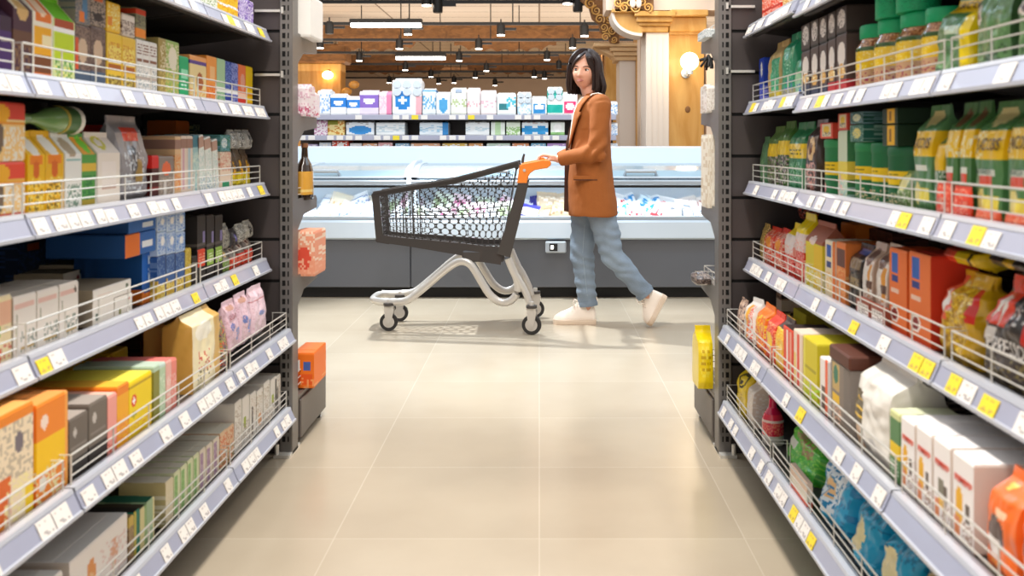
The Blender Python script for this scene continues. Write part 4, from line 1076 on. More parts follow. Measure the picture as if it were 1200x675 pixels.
# ---------------- tea side, second-lowest
S_('L', 'D')
I(-34, 40, 486, 'box', 'f4e0c0', 'r 0 .9 1 1 f08a28;m 0 .4 1 .9 c8b8a0 .4;r 0 0 .5 .4 f4962a;r .4 .05 .6 .45 e06a28;c .75 .7 .08 .1 7a7078;m .5 0 1 .4 f8e8a8 .4;r .85 0 1 .3 f8d020', 'patterned cream and orange carton', dep=.2, top='f8b060', side='f0851c')
I(42, 80, 466, 'box', 'f48a28', 'c .25 .8 .1 .08 f8e0d0;r 0 .3 1 .62 fbc818;m 0 0 1 .35 f4e8b0 .4;c .2 .2 .12 .08 e8e4d8;r .9 0 1 1 f8a850', 'orange carton with yellow middle', dep=.22, top='f8a458', side='f07a18')
GY = 'c .3 .75 .1 .08 c8c0b8;r 0 0 1 .35 2a2522;r .1 .5 .9 .54 8a8078'
I(81, 103, 486, 'box', '6f655c', GY, 'dark grey tea carton', dep=.2, top='b0a49a')
I(104, 126, 468, 'box', '746a60', GY, 'dark grey tea carton', dep=.2, top='b0a49a')
I(126, 137, 462, 'box', 'f4a498', 'm 0 0 1 .2 e86a50 .4', 'salmon pink carton', dep=.22, top='f8c4b0', side='e86a5a')
I(137, 151, 450, 'box', 'f8b024', 'm 0 .1 1 .5 f4983a .4;r 0 .85 1 1 f48a20', 'amber orange carton', dep=.22, top='fbc040')
I(151, 178, 441, 'box', 'f8d60e', 'c .2 .65 .12 .1 e8502a;c .2 .65 .06 .05 ffffff;c .2 .4 .1 .05 a8a820;r 0 .88 1 .9 c8a010;m 0 0 1 .25 f0b838 .3', 'yellow carton with red dot', dep=.24, top='fbe858')
GF = 'r 0 0 1 .9 bcd4b0;m .1 .1 .9 .8 dce8cc .4;r 0 .9 1 1 c8dcd0'
I(180, 187, 428, 'box', '8c8a3a', 'r 0 .9 1 1 bcd4b8', 'olive carton with pale rim', dep=.2, top='c8d8c4', side='8a8430')
I(187, 194, 425, 'box', 'cfe0bc', GF, 'pale green slim carton', dep=.2, top='c8d8c4')
I(195, 201, 422, 'box', 'f0b4a8', 'm .1 .1 .9 .7 f8d8cc .4', 'pink slim carton', dep=.2, top='f08078')
I(201, 207, 420, 'box', 'ee8a7c', 'm .1 .1 .9 .7 f0c8bc .4', 'coral slim carton', dep=.2, top='f08078')
I(208, 225, 372, 'flat', 'c99a50', 'c .5 .62 .35 .22 efe6dc;m .1 .1 .9 .5 b88838 .3;r 0 .9 1 1 b07a30', 'brown kraft bag with pale window', dep=.1, off=.06)
I(226, 259, 352, 'flat', 'f4e6bc', 'r .78 0 1 1 d8ac5a;m .2 .2 .6 .5 d8503a .25;c .4 .75 .3 .12 fbf6e4;m .15 .1 .6 .25 7a7048 .2', 'tall cream bag with red blossoms', dep=.09, side='d0a04c')
I(262, 269, 372, 'pouch', '6a5868', 'm 0 0 1 1 e07040 .3;m 0 0 1 1 a8a058 .3', 'dark pouch with orange specks', dep=.05)
PN = 'c .6 .86 .22 .05 8a5048;c .3 .5 .2 .08 6a7cb8;r .6 .2 .85 .45 7c90cc;m 0 .1 1 .95 d0a8b4 .2;c .5 .85 .35 .05 c09080;T .1 .64 .8 .74 a8646c 200'
I(270, 283, 352, 'pouch', 'e2c0cc', PN, 'pink foil pouch with blue print', dep=.06, lift=.04)
I(284, 297, 343, 'pouch', 'e6c6d2', PN.replace('T .1 .64 .8 .74 a8646c 200', ''), 'pink foil pouch with blue print', dep=.06, lift=.04)
I(299, 315, 335, 'pouch', 'ecd0da', 'c .5 .45 .22 .06 8090c8;m 0 .1 1 .95 dcb8c4 .2;r 0 .7 1 .73 c88a90', 'palest pink foil pouch at end', dep=.06, lift=.04)
YT = 'r .02 0 .04 1 d89a08;m 0 .1 1 .5 f0b808 .2'
I(96, 113, 428, 'box', 'f8cc0a', YT, 'tall yellow carton in second row', off=.25, dep=.12, side='f4c408')
I(113, 130, 420, 'box', 'f8cc0a', YT, 'tall yellow carton in second row', off=.25, dep=.12, side='f4c408')
I(130, 150, 410, 'box', 'fad010', YT, 'tall yellow carton in second row', off=.25, dep=.12, side='f4c408')
I(164, 180, 392, 'box', '5a3424', 'm 0 0 1 1 3a2018 .4', 'dark brown carton in back row', off=.3, dep=.1)
I(182, 196, 388, 'box', '6a3c22', 'r .5 0 .8 1 d09040', 'brown carton with gold stripe', off=.26, dep=.1)
# ---------------- tea side, lowest
S_('L', 'E')
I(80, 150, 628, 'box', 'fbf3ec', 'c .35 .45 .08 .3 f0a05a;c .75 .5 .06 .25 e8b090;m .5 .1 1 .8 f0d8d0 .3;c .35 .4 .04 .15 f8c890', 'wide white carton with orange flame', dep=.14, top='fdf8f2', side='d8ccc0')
I(151, 157, 605, 'box', 'b09468', 'm 0 .1 1 .8 8a6a50 .4;r 0 .8 1 1 d8b858', 'slim tan carton', dep=.14)
I(157, 164, 598, 'box', '0f7a64', 'r 0 0 .4 1 c8b84a', 'slim dark green carton', dep=.14, top='2a2420')
I(164, 172, 594, 'box', 'e8dca0', 'r .7 0 1 1 9ab87a', 'slim cream carton', dep=.14, top='4a4030')
I(172, 181, 585, 'box', 'a9c49a', 'r .8 0 1 1 f0e4a8;m 0 0 .8 .5 c8dcb8 .4', 'pale green and cream carton', dep=.14, top='2a6a50')
I(194, 203, 562, 'box', 'f0e2bc', 'm 0 .1 1 .7 f8ecd0 .3', 'plain cream slim carton', dep=.12, top='fbf2dc', side='d8c48c')
GC = 'r .1 .05 .6 .9 8fc070;m .1 .05 .6 .9 b0d890 .3'
for a, b, y in ((204, 211, 552), (212, 219, 545), (220, 226, 538), (227, 233, 532)):
    I(a, b, y, 'box', 'e8ecc0', GC, 'cream carton with green band', dep=.12, top='fbf2dc')
for a, b, y in ((234, 241, 526), (242, 249, 520), (250, 257, 513)):
    I(a, b, y, 'box', 'f0e2cc', 'r .1 .05 .6 .9 b08ca8;m .1 .05 .6 .9 d0b8c8 .3', 'cream carton with mauve band', dep=.12, top='fbf2dc')
I(258, 266, 505, 'box', 'eec8a0', 'm 0 .1 1 .9 e87848 .4;m 0 0 1 .5 b0a070 .3', 'cream carton with orange flowers', dep=.12, top='fbf2dc')
I(266, 274, 499, 'box', 'eec8a0', 'm 0 .1 1 .9 d87848 .3;m 0 0 1 .5 8a9060 .3', 'cream carton with orange flowers', dep=.12, top='fbf2dc')
for i, (a, b, y) in enumerate(((275, 283, 470), (284, 292, 464), (293, 300, 460), (301, 308, 456), (309, 316, 447), (317, 324, 443), (325, 332, 440))):
    I(a, b, y, 'box', 'f4eee4', ['m .1 .1 .9 .9 c8b8a4 .3', 'r .2 .4 .5 .6 b0c040;m .1 .1 .9 .5 a89888 .3', 'r .3 .1 .5 .7 5a5048;m .1 .5 .9 .9 e0d0c0 .3', 'c .5 .3 .3 .15 e8b080;m 0 .4 1 .9 d8c8b4 .3'][i % 4], ['white carton with beige print', 'white carton with green mark', 'white carton with dark stroke', 'white carton with peach spot'][i % 4], dep=.14, top='e8dccc')
CB = 'r .02 .1 .98 .14 6a5830;m 0 0 1 1 8f7a48 .2'
I(104, 150, 575, 'box', 'a08a54', CB, 'brown cardboard case in second row', off=.22, dep=.22, side='94804c', top='8a7a4a', name='cardboard_case', cat='cardboard case')
I(151, 184, 545, 'box', 'a89058', CB, 'brown cardboard case in second row', off=.22, dep=.22, side='94804c', top='a08e5c', name='cardboard_case', cat='cardboard case')
I(185, 212, 512, 'box', 'b8965c', CB, 'brown cardboard case in second row', off=.22, dep=.22, side='94804c', top='a08e5c', name='cardboard_case', cat='cardboard case')
I(70, 110, 630, 'box', 'c8b098', 'm 0 0 1 1 d8c4b0 .2', 'pale cardboard case in second row', off=.2, dep=.22, top='b8a490', side='b49c86', name='cardboard_case', cat='cardboard case')
I(226, 244, 500, 'box', 'c8aab0', 'r 0 0 .15 1 c8a820;r .15 .1 .3 .9 d8c050', 'mauve carton with yellow edge', off=.16, dep=.14, side='c8a420', top='d8bcc0')
I(245, 262, 480, 'box', 'f0e0d8', 'r 0 .6 1 1 c89878;r 0 .7 1 .8 e87a3a;T .5 .15 .95 .5 3a2a24 di', 'white carton with brown band', off=.16, dep=.14, side='d8bcb4')

# ================================================================== coffee side
def R_(key): S_('R', key)
R_('T')
I(893, 904, -8, 'box', 'f05a30', 'm 0 0 1 1 f8e0d0 .25;r 0 .4 1 .5 c82818', 'orange red carton')
I(904, 915, -12, 'box', 'ee4a28', 'm 0 0 1 1 f8e0d0 .25;r 0 .4 1 .5 c82818', 'orange red carton')
I(917, 929, -14, 'box', 'e8b048', 'm 0 0 1 1 f8f0e0 .3;m 0 0 1 1 b06a20 .2', 'tan and yellow carton')
R_('A')
I(888, 897, 68, 'box', '1f44b8', 'c .5 .75 .2 .16 ffffff;m 0 .1 1 .4 8a8ae0 .4', 'slim royal blue carton')
I(898, 913, 48, 'bag', 'd8b878', 'r .4 .1 1 .7 3aa878;m .4 .1 1 .7 8ad0a8 .2;r 0 .0 1 .18 d8c040', 'tan and green bag', dep=.08)
I(914, 929, 38, 'bag', '2f9e72', 'm .2 .3 .9 .7 a8e0c0 .15;r 0 .0 1 .16 b8b088;m .3 0 1 .3 3a60b0 .25', 'glossy green bag with folded top', dep=.08)
I(930, 938, 58, 'bag', '3a9a70', 'r 0 .1 1 .5 9cc8a0;m .3 0 1 .3 3a60b0 .25', 'slim grey green bag', dep=.08)
TB = 'c .5 .68 .38 .2 efe4da;c .5 .4 .35 .12 dca858;m .1 .34 .9 .46 f8e8b0 .3;r 0 0 1 .26 %s'
tb = [(939, 949, 60), (950, 959, 55), (960, 969, 51), (970, 979, 46), (980, 992, 40)]
for i, (a, b, y) in enumerate(tb):
    I(a, b, y, 'box', '564440', TB % ('3c4258' if i < 3 else 'c02c34'), 'dark brown carton with white diamond' if i < 3 else 'brown carton with crimson base', dep=.1)
for i, (a, b, y) in enumerate(tb):
    I(a, b, y-32, 'box', '4a3e3a', 'c .5 .55 .38 .36 e2d8d0;m .2 .2 .8 .8 5a4c48 .2;r 0 0 1 .08 2a2422', 'dark carton with cream oval stacked', on=-5, dep=.1)
JR = 'r 0 0 1 .34 caa07a;m 0 .05 1 .3 a04058 .25;r 0 .34 1 .62 f2c81c;m 0 .34 1 .62 f8e070 .2;r 0 .62 1 .68 3a5a24;r 0 .68 1 1 b47a4c;m 0 .68 1 1 8a5230 .4;m 0 .68 1 1 d8a070 .25'
for a, b, y in ((994, 1015, 30), (1016, 1036, 24), (1038, 1066, 16), (1070, 1094, 10)):
    I(a, b, y, 'jar', 'b88a5c', JR, 'coffee granule jar with green lid', lid='10a468', nu=20)
for a, b, y in ((1018, 1036, -10), (1040, 1064, -16)):
    I(a, b, y, 'tin', '10a468', 'm 0 0 1 1 0c8c58 .2', 'round green tub stacked on jar', on=-3, lid='10a468', nu=20, wf=.8)
I(1092, 1134, -2, 'bag', '55834f', 'r 0 .82 1 .98 f4c818;T .1 .84 .9 .95 6a4a18 JACOBS;r .2 .55 .7 .66 c8d8b8;r .78 0 1 .82 f8d814;m .1 0 .75 .15 7ab07a .4', 'leaning green bag with yellow side', dep=.1, side='f8d814', rot=(0, 6))
I(1140, 1184, -34, 'bag', '5c8450', 'm .1 .05 .9 .3 3a5a34 .4;c .08 .6 .12 .1 e8ddd0;c .08 .6 .06 .05 8a5a40;m .2 .3 .9 .9 6c9660 .3', 'big dark green sack of beans', dep=.12, side='3c5c34')
I(1188, 1248, -44, 'bag', '5c8450', 'm .1 .05 .9 .3 3a5a34 .4;c .15 .62 .16 .1 e8ddd0;c .15 .62 .1 .06 5a3020;m .2 .3 .9 .9 6c9660 .3', 'big green sack with round emblem', dep=.12, side='3c5c34')
R_('B')
I(887, 896, 160, 'pouch', '5c8a5e', 'm .2 .1 .8 .8 86ac80 .3', 'slim plain green pouch', dep=.05)
I(898, 909, 148, 'bag', '5a7a38', 'r 0 .5 1 .7 e8c424;m 0 0 1 .5 5a4a48 .5;m 0 0 1 .5 c0b0a8 .2', 'green yellow and brown bag', dep=.07)
I(910, 921, 142, 'bag', '4e7a34', 'r 0 .5 1 .7 ecc828;m 0 0 1 .5 4a3e40 .5;m 0 0 1 .5 c0b0a8 .2', 'green yellow and brown bag', dep=.07)
I(922, 941, 143, 'bag', '2c8250', 'r 0 .48 1 .68 f2cc20;t .1 .52 .9 .64 6a6a20;m .1 .1 .9 .42 9ac8a0 .25', 'green bag with yellow band', dep=.08)
I(943, 956, 140, 'bag', '4a3a38', 'c .5 .6 .35 .16 e8c088;c .5 .6 .2 .08 6a3a2a;m .1 .05 .9 .42 e0a090 .45', 'dark brown bag with pinkish base', dep=.08)
TN = 'r 0 .38 1 .6 f4cc18;t .15 .44 .85 .55 8a7a18;m 0 0 1 .3 2a6a44 .3;c .3 .15 .2 .1 f0a0a0'
I(958, 979, 163, 'tin', '1f7a44', TN, 'round green tin with yellow band', lid='2a8a50')
I(982, 993, 153, 'box', 'cfdcc0', 'r 0 .3 1 .55 f0d850;m 0 .05 1 .3 a8ccc4 .4;m 0 0 .5 .35 f0a8a0 .4', 'pale green carton', side='4a8a5a')
I(994, 1014, 167, 'tin', '1f7a44', TN.replace('c .3 .15 .2 .1 f0a0a0', 'm 0 .02 1 .25 c8b890 .3'), 'round green tin with yellow band', lid='2a8a50')
I(1015, 1031, 168, 'tin', '1c7040', TN.replace('c .3 .15 .2 .1 f0a0a0', 'm 0 .02 1 .25 c8b890 .3'), 'round green tin with yellow band', lid='24764a')
I(1032, 1054, 172, 'tin', '1a6238', TN.replace('c .3 .15 .2 .1 f0a0a0', 'm 0 .02 1 .25 c8b890 .3'), 'round green tin with yellow band', lid='1f6840')
RB = 'r .15 .12 .85 .9 e8d8b0;c .5 .55 .25 .25 f0c828;m .2 .15 .8 .4 5a6a80 .4'
I(961, 976, 144, 'box', 'e0503a', RB, 'small red framed box on tin', on=-5, dep=.08)
I(982, 993, 128, 'box', 'd84a38', RB, 'small red framed box on carton', on=-5, dep=.08)
I(996, 1012, 146, 'box', '2a6a5a', 'c .5 .5 .3 .3 e8d878;m 0 0 1 1 8ab0a0 .2', 'small dark green box on tin', on=-5, dep=.08)
I(996, 1012, 126, 'box', '24584c', 'c .5 .5 .3 .3 e8e8b8;m 0 0 1 1 8ab0c0 .2', 'small green box topmost of stack', on=-1, dep=.08)
I(1034, 1052, 146, 'box', '1f3a26', 'r .3 .05 .8 .95 f0b818;r .45 .2 .6 .8 8a5a10', 'dark box with upright yellow label', on=-5, dep=.08)
I(1034, 1052, 124, 'box', '1c3422', 'r .3 .05 .8 .95 f0b818;r .45 .2 .6 .8 8a5a10', 'dark box with yellow label, topmost', on=-1, dep=.08)
I(1048, 1066, 200, 'pouch', '6a8a4a', 'c .4 .7 .3 .2 e8e090;m .1 .1 .9 .5 c8d0b0 .3', 'small crumpled green pouch', dep=.05)
JC = 'r 0 .52 1 .76 f6c81c;m 0 .52 .4 .76 fbe8a0 .3;c .45 .88 .35 .08 e8dc9a;T .08 .57 .95 .7 5a3c14 JACOBS;r .1 .4 .75 .46 eef0e0;r .2 .32 .7 .39 f0583a;c .25 .18 .2 .11 f0e08a;r .4 .12 .92 .24 f4e058'
I(1068, 1091, 121, 'bag', '5d8f5c', JC.replace('T .08', 'T .08').replace(';r .2 .32 .7 .39 f0583a', ''), 'pale green bag with yellow band', dep=.09)
I(1093, 1104, 146, 'bag', '4a7a48', 'r 0 .5 1 .8 f4c41c;m 0 .1 1 .5 d8e0d0 .3', 'slim green and yellow bag', dep=.08)
J2 = JC.replace('T .08 .57 .95 .7 5a3c14 JACOBS', '').replace('c .45 .88 .35 .08 e8dc9a', 'c .5 .86 .3 .08 6a4a2a')+';m 0 .52 1 .7 f8f0c0 .3;r 0 0 1 .04 e8402a'
I(1105, 1121, 120, 'bag', '4f8048', J2, 'green bag with dark emblem', dep=.09)
I(1122, 1137, 118, 'bag', '4f8048', J2, 'green bag with dark emblem', dep=.09)
J3 = JC+';T .12 .405 .7 .455 2c5a34 MONARCH'
I(1139, 1174, 118, 'bag', '558a50', J3, 'large green bag with yellow band', dep=.1)
I(1176, 1214, 108, 'bag', '558a50', J3, 'large green bag with yellow band', dep=.1)
I(1095, 1114, 214, 'pouch', 'e84a28', 'm .1 .1 .9 .9 f8a080 .25', 'low orange red pouch in front', off=-.012, dep=.012)
I(1115, 1136, 218, 'pouch', 'ea4424', 'm .1 .1 .9 .9 f8a080 .25', 'low orange red pouch in front', off=-.012, dep=.012)
I(1140, 1170, 246, 'pouch', 'f05a30', 'm .1 .1 .9 .9 f8a080 .25', 'low orange red pouch in front', off=-.012, dep=.012)
I(1174, 1206, 252, 'pouch', 'f05a30', 'm .1 .1 .9 .9 f8a080 .25', 'low orange red pouch in front', off=-.012, dep=.012)
R_('C')
I(887, 893, 262, 'pouch', 'd8b860', 'm 0 0 1 1 7a5a38 .4', 'slim gold patterned pouch', dep=.05)
RDT = 'm 0 .05 1 .9 f8c8b0 .35;c .5 .6 .3 .15 f8a038;r 0 .9 1 1 c8301e'
I(894, 905, 266, 'bag', 'e2482e', RDT, 'red and orange spotted bag', dep=.07)
I(906, 916, 268, 'bag', 'e2482e', RDT, 'red and orange spotted bag', dep=.07)
I(918, 929, 262, 'bag', 'f2e4de', 'r 0 0 1 .42 e23a2a;m 0 .1 1 .6 f8b0a0 .3;r 0 .78 1 1 f8d81e', 'red bag with yellow top', dep=.08)
I(930, 942, 250, 'bag', 'f0dcd6', 'r 0 0 1 .45 e23a2a;m 0 .1 1 .6 f8b0a0 .3;r 0 .72 1 1 f8de10', 'red bag with yellow top', dep=.08)
I(944, 964, 260, 'gable', 'd8c42c', 'r 0 0 1 .68 e2cc28;r .5 0 1 .66 ecc41c;r 0 .68 1 1 a8604a;m 0 0 1 .3 e8e0b0 .4;c .4 .72 .2 .06 f0d8d0', 'yellow bag with folded brown top', dep=.08, side='c88a60')
BC = 'r .08 .05 .7 .95 f4e0b8;r .15 .7 .6 .92 2c5ab0;r .15 .52 .6 .64 2a3f80;m .1 .1 .7 .45 f0b858 .3;r .75 0 1 1 e87828'
I(967, 979, 282, 'box', 'f0e4d0', BC, 'cream carton with blue square')
I(980, 991, 284, 'box', 'e8803a', 'r .1 .6 .9 .9 6a4038;m 0 .1 1 .6 f0b070 .3', 'orange and brown carton')
I(992, 1008, 286, 'bag', '2c2624', 'r .1 .62 .9 .8 8a7456;r .1 .35 .9 .5 a08a60;m .1 .1 .9 .6 5a4a38 .3;r .2 .85 .8 .92 5060a0', 'black bag with bronze panels', dep=.08)
SP = 'r .1 .35 .9 .75 efe6dc;c .4 .8 .3 .12 7a5a50;m .1 .1 .9 .6 f8f4ee .3;r .6 .3 .8 .7 e8a040;r .5 .4 .9 .5 6a4a3a'
I(1009, 1022, 284, 'bag', 'c4a894', SP, 'white and brown coffee bag', dep=.08)
I(1024, 1040, 286, 'bag', 'c8b09c', SP, 'white and brown coffee bag', dep=.08)
OB = 'r .12 .72 .5 .94 2f66c0;r .12 .6 .5 .68 2a3f8c;r .1 .48 .55 .53 f8d0b8;c .3 .22 .24 .1 f8ece0;c .3 .22 .16 .07 8a2018;r 0 0 1 .07 e04a20'
I(1042, 1063, 292, 'box', 'f47a30', OB, 'tall orange carton with blue emblem', dep=.1, side='e8601e')
I(1065, 1091, 297, 'box', 'f47a30', OB, 'tall orange carton with blue emblem', dep=.1, side='d83a20')
I(1093, 1141, 320, 'sack', 'd8a818', 'r 0 .45 .28 .95 f06a48;c .14 .65 .06 .14 fbf2ea;r .82 .5 1 .85 d82820;m .25 .1 .85 .9 b88810 .35;m .25 .1 .85 .9 f0cc40 .25', 'bulging gold sack with red corner', dep=.12)
I(1146, 1206, 326, 'sack', '4c423c', 'r 0 .55 .5 1 ee4a30;c .12 .72 .05 .12 fbf2ea;c .32 .68 .05 .14 fbf2ea;r .5 .55 .95 .95 3a3432;m .5 .55 .95 .95 d8d4d0 .2;r .9 .45 1 .7 e03028;r 0 .4 .3 .52 e8e0d8;T .2 .32 .95 .46 f6f0ea ESPRESSO;m 0 .02 1 .28 8a7a48 .35', 'black sack lettered in white with red top', dep=.12)
I(896, 912, 244, 'pillow', '5a3430', 'm 0 0 1 1 d86050 .3;m 0 0 1 1 2a2020 .3', 'dark red pack lying behind', off=.14, dep=.07, hh=.09, lift=.14)
I(914, 928, 238, 'pillow', 'c04a3c', 'm 0 0 1 1 e8a090 .3;m 0 0 1 1 4a2020 .3', 'red pack lying behind', off=.14, dep=.07, hh=.09, lift=.14)
I(985, 1003, 262, 'box', 'f0841c', 'c .5 .5 .3 .3 e86a18', 'plain orange box in back row', off=.12, dep=.1)
I(1018, 1046, 270, 'box', '4a2418', 'm 0 0 1 1 6a3828 .3', 'dark brown carton in back row', off=.16, dep=.1)
TRY = 'r .08 .25 .92 .8 f0e8e0;t .12 .35 .88 .7 6a4038'
for a, b in ((1003, 1019), (1020, 1036)):
    I(a, b, 0, 'box', '9a4a34', TRY, 'low brown tray with white panel', off=-.018, dep=.015, hh=.05, name='display_tray', cat='display tray')
I(1098, 1140, 0, 'pillow', 'f0c818', 'r 0 0 .5 1 ee5236;r .5 0 .8 1 e8cc1c;r .85 0 .92 1 2a2018', 'red and yellow pack lying on top', on=13, dep=.1, hh=.045, off=.03)
I(1150, 1200, 0, 'pillow', '2a2420', 'r .5 0 .75 1 e0b818;m 0 0 1 1 5a5450 .2', 'black and yellow pack lying on top', on=14, dep=.1, hh=.045, off=.03)
R_('D')
I(862, 869, 350, 'pouch', 'd8b8a0', 'm 0 0 1 1 5a4048 .4', 'small mottled pouch', dep=.05)
LE = 'r 0 0 .3 1 f4ece4;r .3 .1 .6 .9 f4b020;m .5 0 1 .9 e85a30 .5;r 0 .85 1 1 f0eae4'
I(871, 882, 350, 'bag', 'f0e8e2', LE, 'white and orange leaning bag', dep=.08, rot=(0, -5))
I(884, 895, 357, 'bag', 'f07a28', 'm 0 .1 1 .8 f8d030 .35;m 0 0 1 .5 e03828 .35', 'orange and yellow bag', dep=.08)
I(896, 906, 366, 'bag', 'e2402a', 'm 0 .1 1 .8 f8a070 .3;r .2 .3 .8 .6 f8c828', 'red bag with yellow panel', dep=.08)
I(907, 917, 372, 'bag', 'f4b420', 'm 0 .1 1 .8 f4d860 .35;r 0 .8 1 1 3a3030', 'amber bag with dark fold', dep=.08)
I(918, 929, 384, 'box', 'e44a30', 'r .3 .05 .5 .95 f4e4d8;r .7 .05 .85 .95 f0a890', 'red carton with white stripe', top='3a2c28')
I(930, 940, 388, 'box', 'f0d8c4', 'r .4 .05 .7 .95 e8482c;r .05 .1 .25 .6 e8c86a', 'cream carton with red stripe', top='f0d8c4')
I(941, 958, 398, 'box', 'd6c41e', 'r .1 .5 .9 .54 b0a018;m 0 0 1 .3 b8e040 .5;r .05 0 .12 1 e8dc60', 'yellow green carton', dep=.2, top='d8c832', side='c8b81c')
I(961, 970, 420, 'box', 'f4ebe4', 'r .2 .1 .7 .5 6a5a50;r .7 0 1 1 f06a40', 'white carton with orange edge', dep=.12)
TI = 'r .12 .45 .5 .8 c8a868;c .3 .66 .14 .12 3a7a60;r .1 .3 .5 .42 f0c028;m .1 .05 .6 .3 e0b090 .4;r .7 .1 1 .9 7a7068'
I(972, 996, 410, 'sqtin', '8a7c70', TI, 'square tin with brown lid', dep=.13, side='8a8078', lid='5c3224')
I(999, 1040, 420, 'bag', 'ece6dc', 'r .0 .25 .3 .62 5a4a28;r .03 .42 .27 .46 f0c020;r .03 .34 .27 .38 f0c020;r .03 .52 .27 .55 e8b820;r .0 .0 .2 .25 f0c8a0', 'large white sack with yellow black label', dep=.14, side='e6dfd4')
I(1043, 1054, 482, 'box', '5f8a58', 'r 0 .35 1 .55 f4cc20;t .1 .1 .9 .3 c8d8c0;r 0 .9 1 1 dce0a0', 'green carton with yellow band', dep=.12, top='e0e4c0')
KB = 'r .1 .7 .9 .75 ee9a88;T .12 .69 .9 .77 e04430 KIMBO;c .3 .42 .2 .22 f2b428;r .05 .05 .3 .3 e89060;r .6 .3 .8 .5 6a5c50;m .5 .05 .95 .3 b89a88 .4'
for a, b, y in ((1056, 1072, 492), (1074, 1092, 504), (1094, 1114, 518)):
    I(a, b, y, 'box', 'fbf4f0', KB if a < 1090 else KB.replace('c .3 .42 .2 .22 f2b428', 'r .3 .35 .6 .55 8a8474;r .3 .2 .7 .32 f2c050'), 'white coffee carton with red lettering', dep=.16, top='fdf8f6', side='e8d8cc')
# the nearest white carton shows its end panel, turned towards the camera
I(1116, 1142, 536, 'box', 'fbf4f0', KB, 'nearest white coffee carton with turned side', dep=.16, top='fdf8f6', side='e6d6ca', wf=.93)
OS = 'c .35 .42 .3 .16 5a4844;r .1 .2 .5 .36 f4ece6;m .1 .12 .6 .2 e8a040 .4;c .3 .85 .1 .03 f8c050;r 0 0 1 .06 f8d030;c .5 .62 .2 .05 f8c8a0'
I(1152, 1190, 556, 'bag', 'f4722c', OS, 'bright orange bag with dark oval', dep=.1)
I(1194, 1240, 570, 'bag', 'f4722c', OS, 'bright orange bag with dark oval', dep=.1)
I(1090, 1112, 452, 'box', 'b8b0a8', 'm 0 0 1 1 5a5450 .3', 'grey brown carton in back row', off=.24, dep=.12)
I(1128, 1164, 500, 'box', 'c8b4a8', 'T .05 .6 .95 .85 8a1c20 KIMBO;m 0 0 1 .4 a89488 .3', 'brown carton with dark red lettering', off=.22, dep=.12)
I(1060, 1085, 445, 'sack', '8f8a84', 'm 0 0 1 1 5c5854 .3;m 0 0 1 1 e0dcd6 .2', 'crumpled grey foil sack in back row', off=.2, dep=.12)
for i, (a, b) in enumerate(((884, 893),)):
    I(a, b, 322+i*6, 'box', 'b09078', 'm 0 0 1 1 3a2a28 .4;r 0 .4 1 .6 e0d0c0', 'small brown box in back row', off=.16, dep=.1, hh=.19)
I(905, 925, 345, 'pillow', 'd8342a', 'm 0 0 1 1 e87060 .3;m 0 0 1 1 2a2020 .2', 'red pack slumped in back row', off=.2, dep=.1, hh=.14)
I(925, 950, 365, 'box', 'd8c828', 'r 0 .7 1 1 e0d440', 'yellow green carton in back row', off=.2, dep=.1)
R_('E')
I(862, 873, 433, 'bag', 'f2d010', 'c .5 .75 .35 .15 3a3010;c .5 .75 .25 .1 f2d010;c .5 .72 .12 .05 3a3010;m .1 .1 .9 .5 c8a030 .3', 'yellow bag with round mark', dep=.08)
I(874, 881, 446, 'bag', 'e4d4c4', 'm 0 .1 1 .8 f0e8e0 .3', 'slim pale bag', dep=.08)
I(884, 903, 462, 'bottle', 'e0324a', 'r 0 0 1 .2 e8e0d8;r 0 .45 1 .52 e8c8c0;m 0 .2 1 .45 f07868 .4;r 0 .62 1 1 c81848', 'red bottle-shaped pack', lid='8a1030', wf=.32)
GR = 'c .3 .7 .22 .18 b0a070;c .65 .5 .22 .16 b09868;m 0 0 1 1 8ae050 .3;r 0 .3 .3 .45 eef8e8'
I(912, 948, 530, 'sack', '4cc83c', GR, 'crumpled bright green sack', dep=.2, hh=.16, rot=(-18, 0), off=.03)
I(926, 946, 590, 'box', 'f4d8c0', 'r 0 0 1 .35 ec5a38;r 0 .35 1 .6 f4ecd8', 'low white and red carton', off=-.018, dep=.015, hh=.075)
I(950, 986, 540, 'sack', '30b0de', 'c .4 .5 .38 .35 e6f2fa;c .4 .45 .1 .14 f0c890;m 0 0 1 1 1c8ac0 .3', 'pale blue sack with white swirl', dep=.2, hh=.22, rot=(-10, 0))
TL = 'c .35 .35 .28 .2 f0e2ae;m 0 .5 1 1 127aa4 .25;m 0 0 1 .2 5cc8ee .4'
I(988, 1018, 570, 'sack', '18a0ca', TL, 'teal sack with cream patch', dep=.2, hh=.21, rot=(-10, 0))
I(1020, 1054, 600, 'sack', '18a0ca', TL, 'teal sack with cream patch', dep=.2, hh=.21, rot=(-10, 0))
I(1056, 1094, 640, 'sack', '2c3a2a', 'c .5 .55 .4 .35 b89c50;c .5 .15 .25 .1 f0e020;r .6 0 .8 .3 18904a', 'dark sack with golden dome', dep=.2, hh=.2, rot=(-10, 0))
for a, b in ((958, 990), (992, 1030), (1032, 1076)):
    I(a, b, 500, 'sack', '1488ae', 'm 0 0 1 1 0c6488 .3;m 0 0 1 1 2a9cc0 .2', 'deep teal sack in back row', off=.24, dep=.16, hh=.2)
I(906, 926, 480, 'box', 'b89c20', 'm 0 0 1 1 3a3018 .35', 'dull yellow carton in back row', off=.22, dep=.12)
I(930, 950, 500, 'sack', '4aa838', 'm 0 0 1 1 2a7a28 .3;c .5 .5 .3 .2 9a8858', 'dark green sack in back row', off=.22, dep=.12, hh=.2)

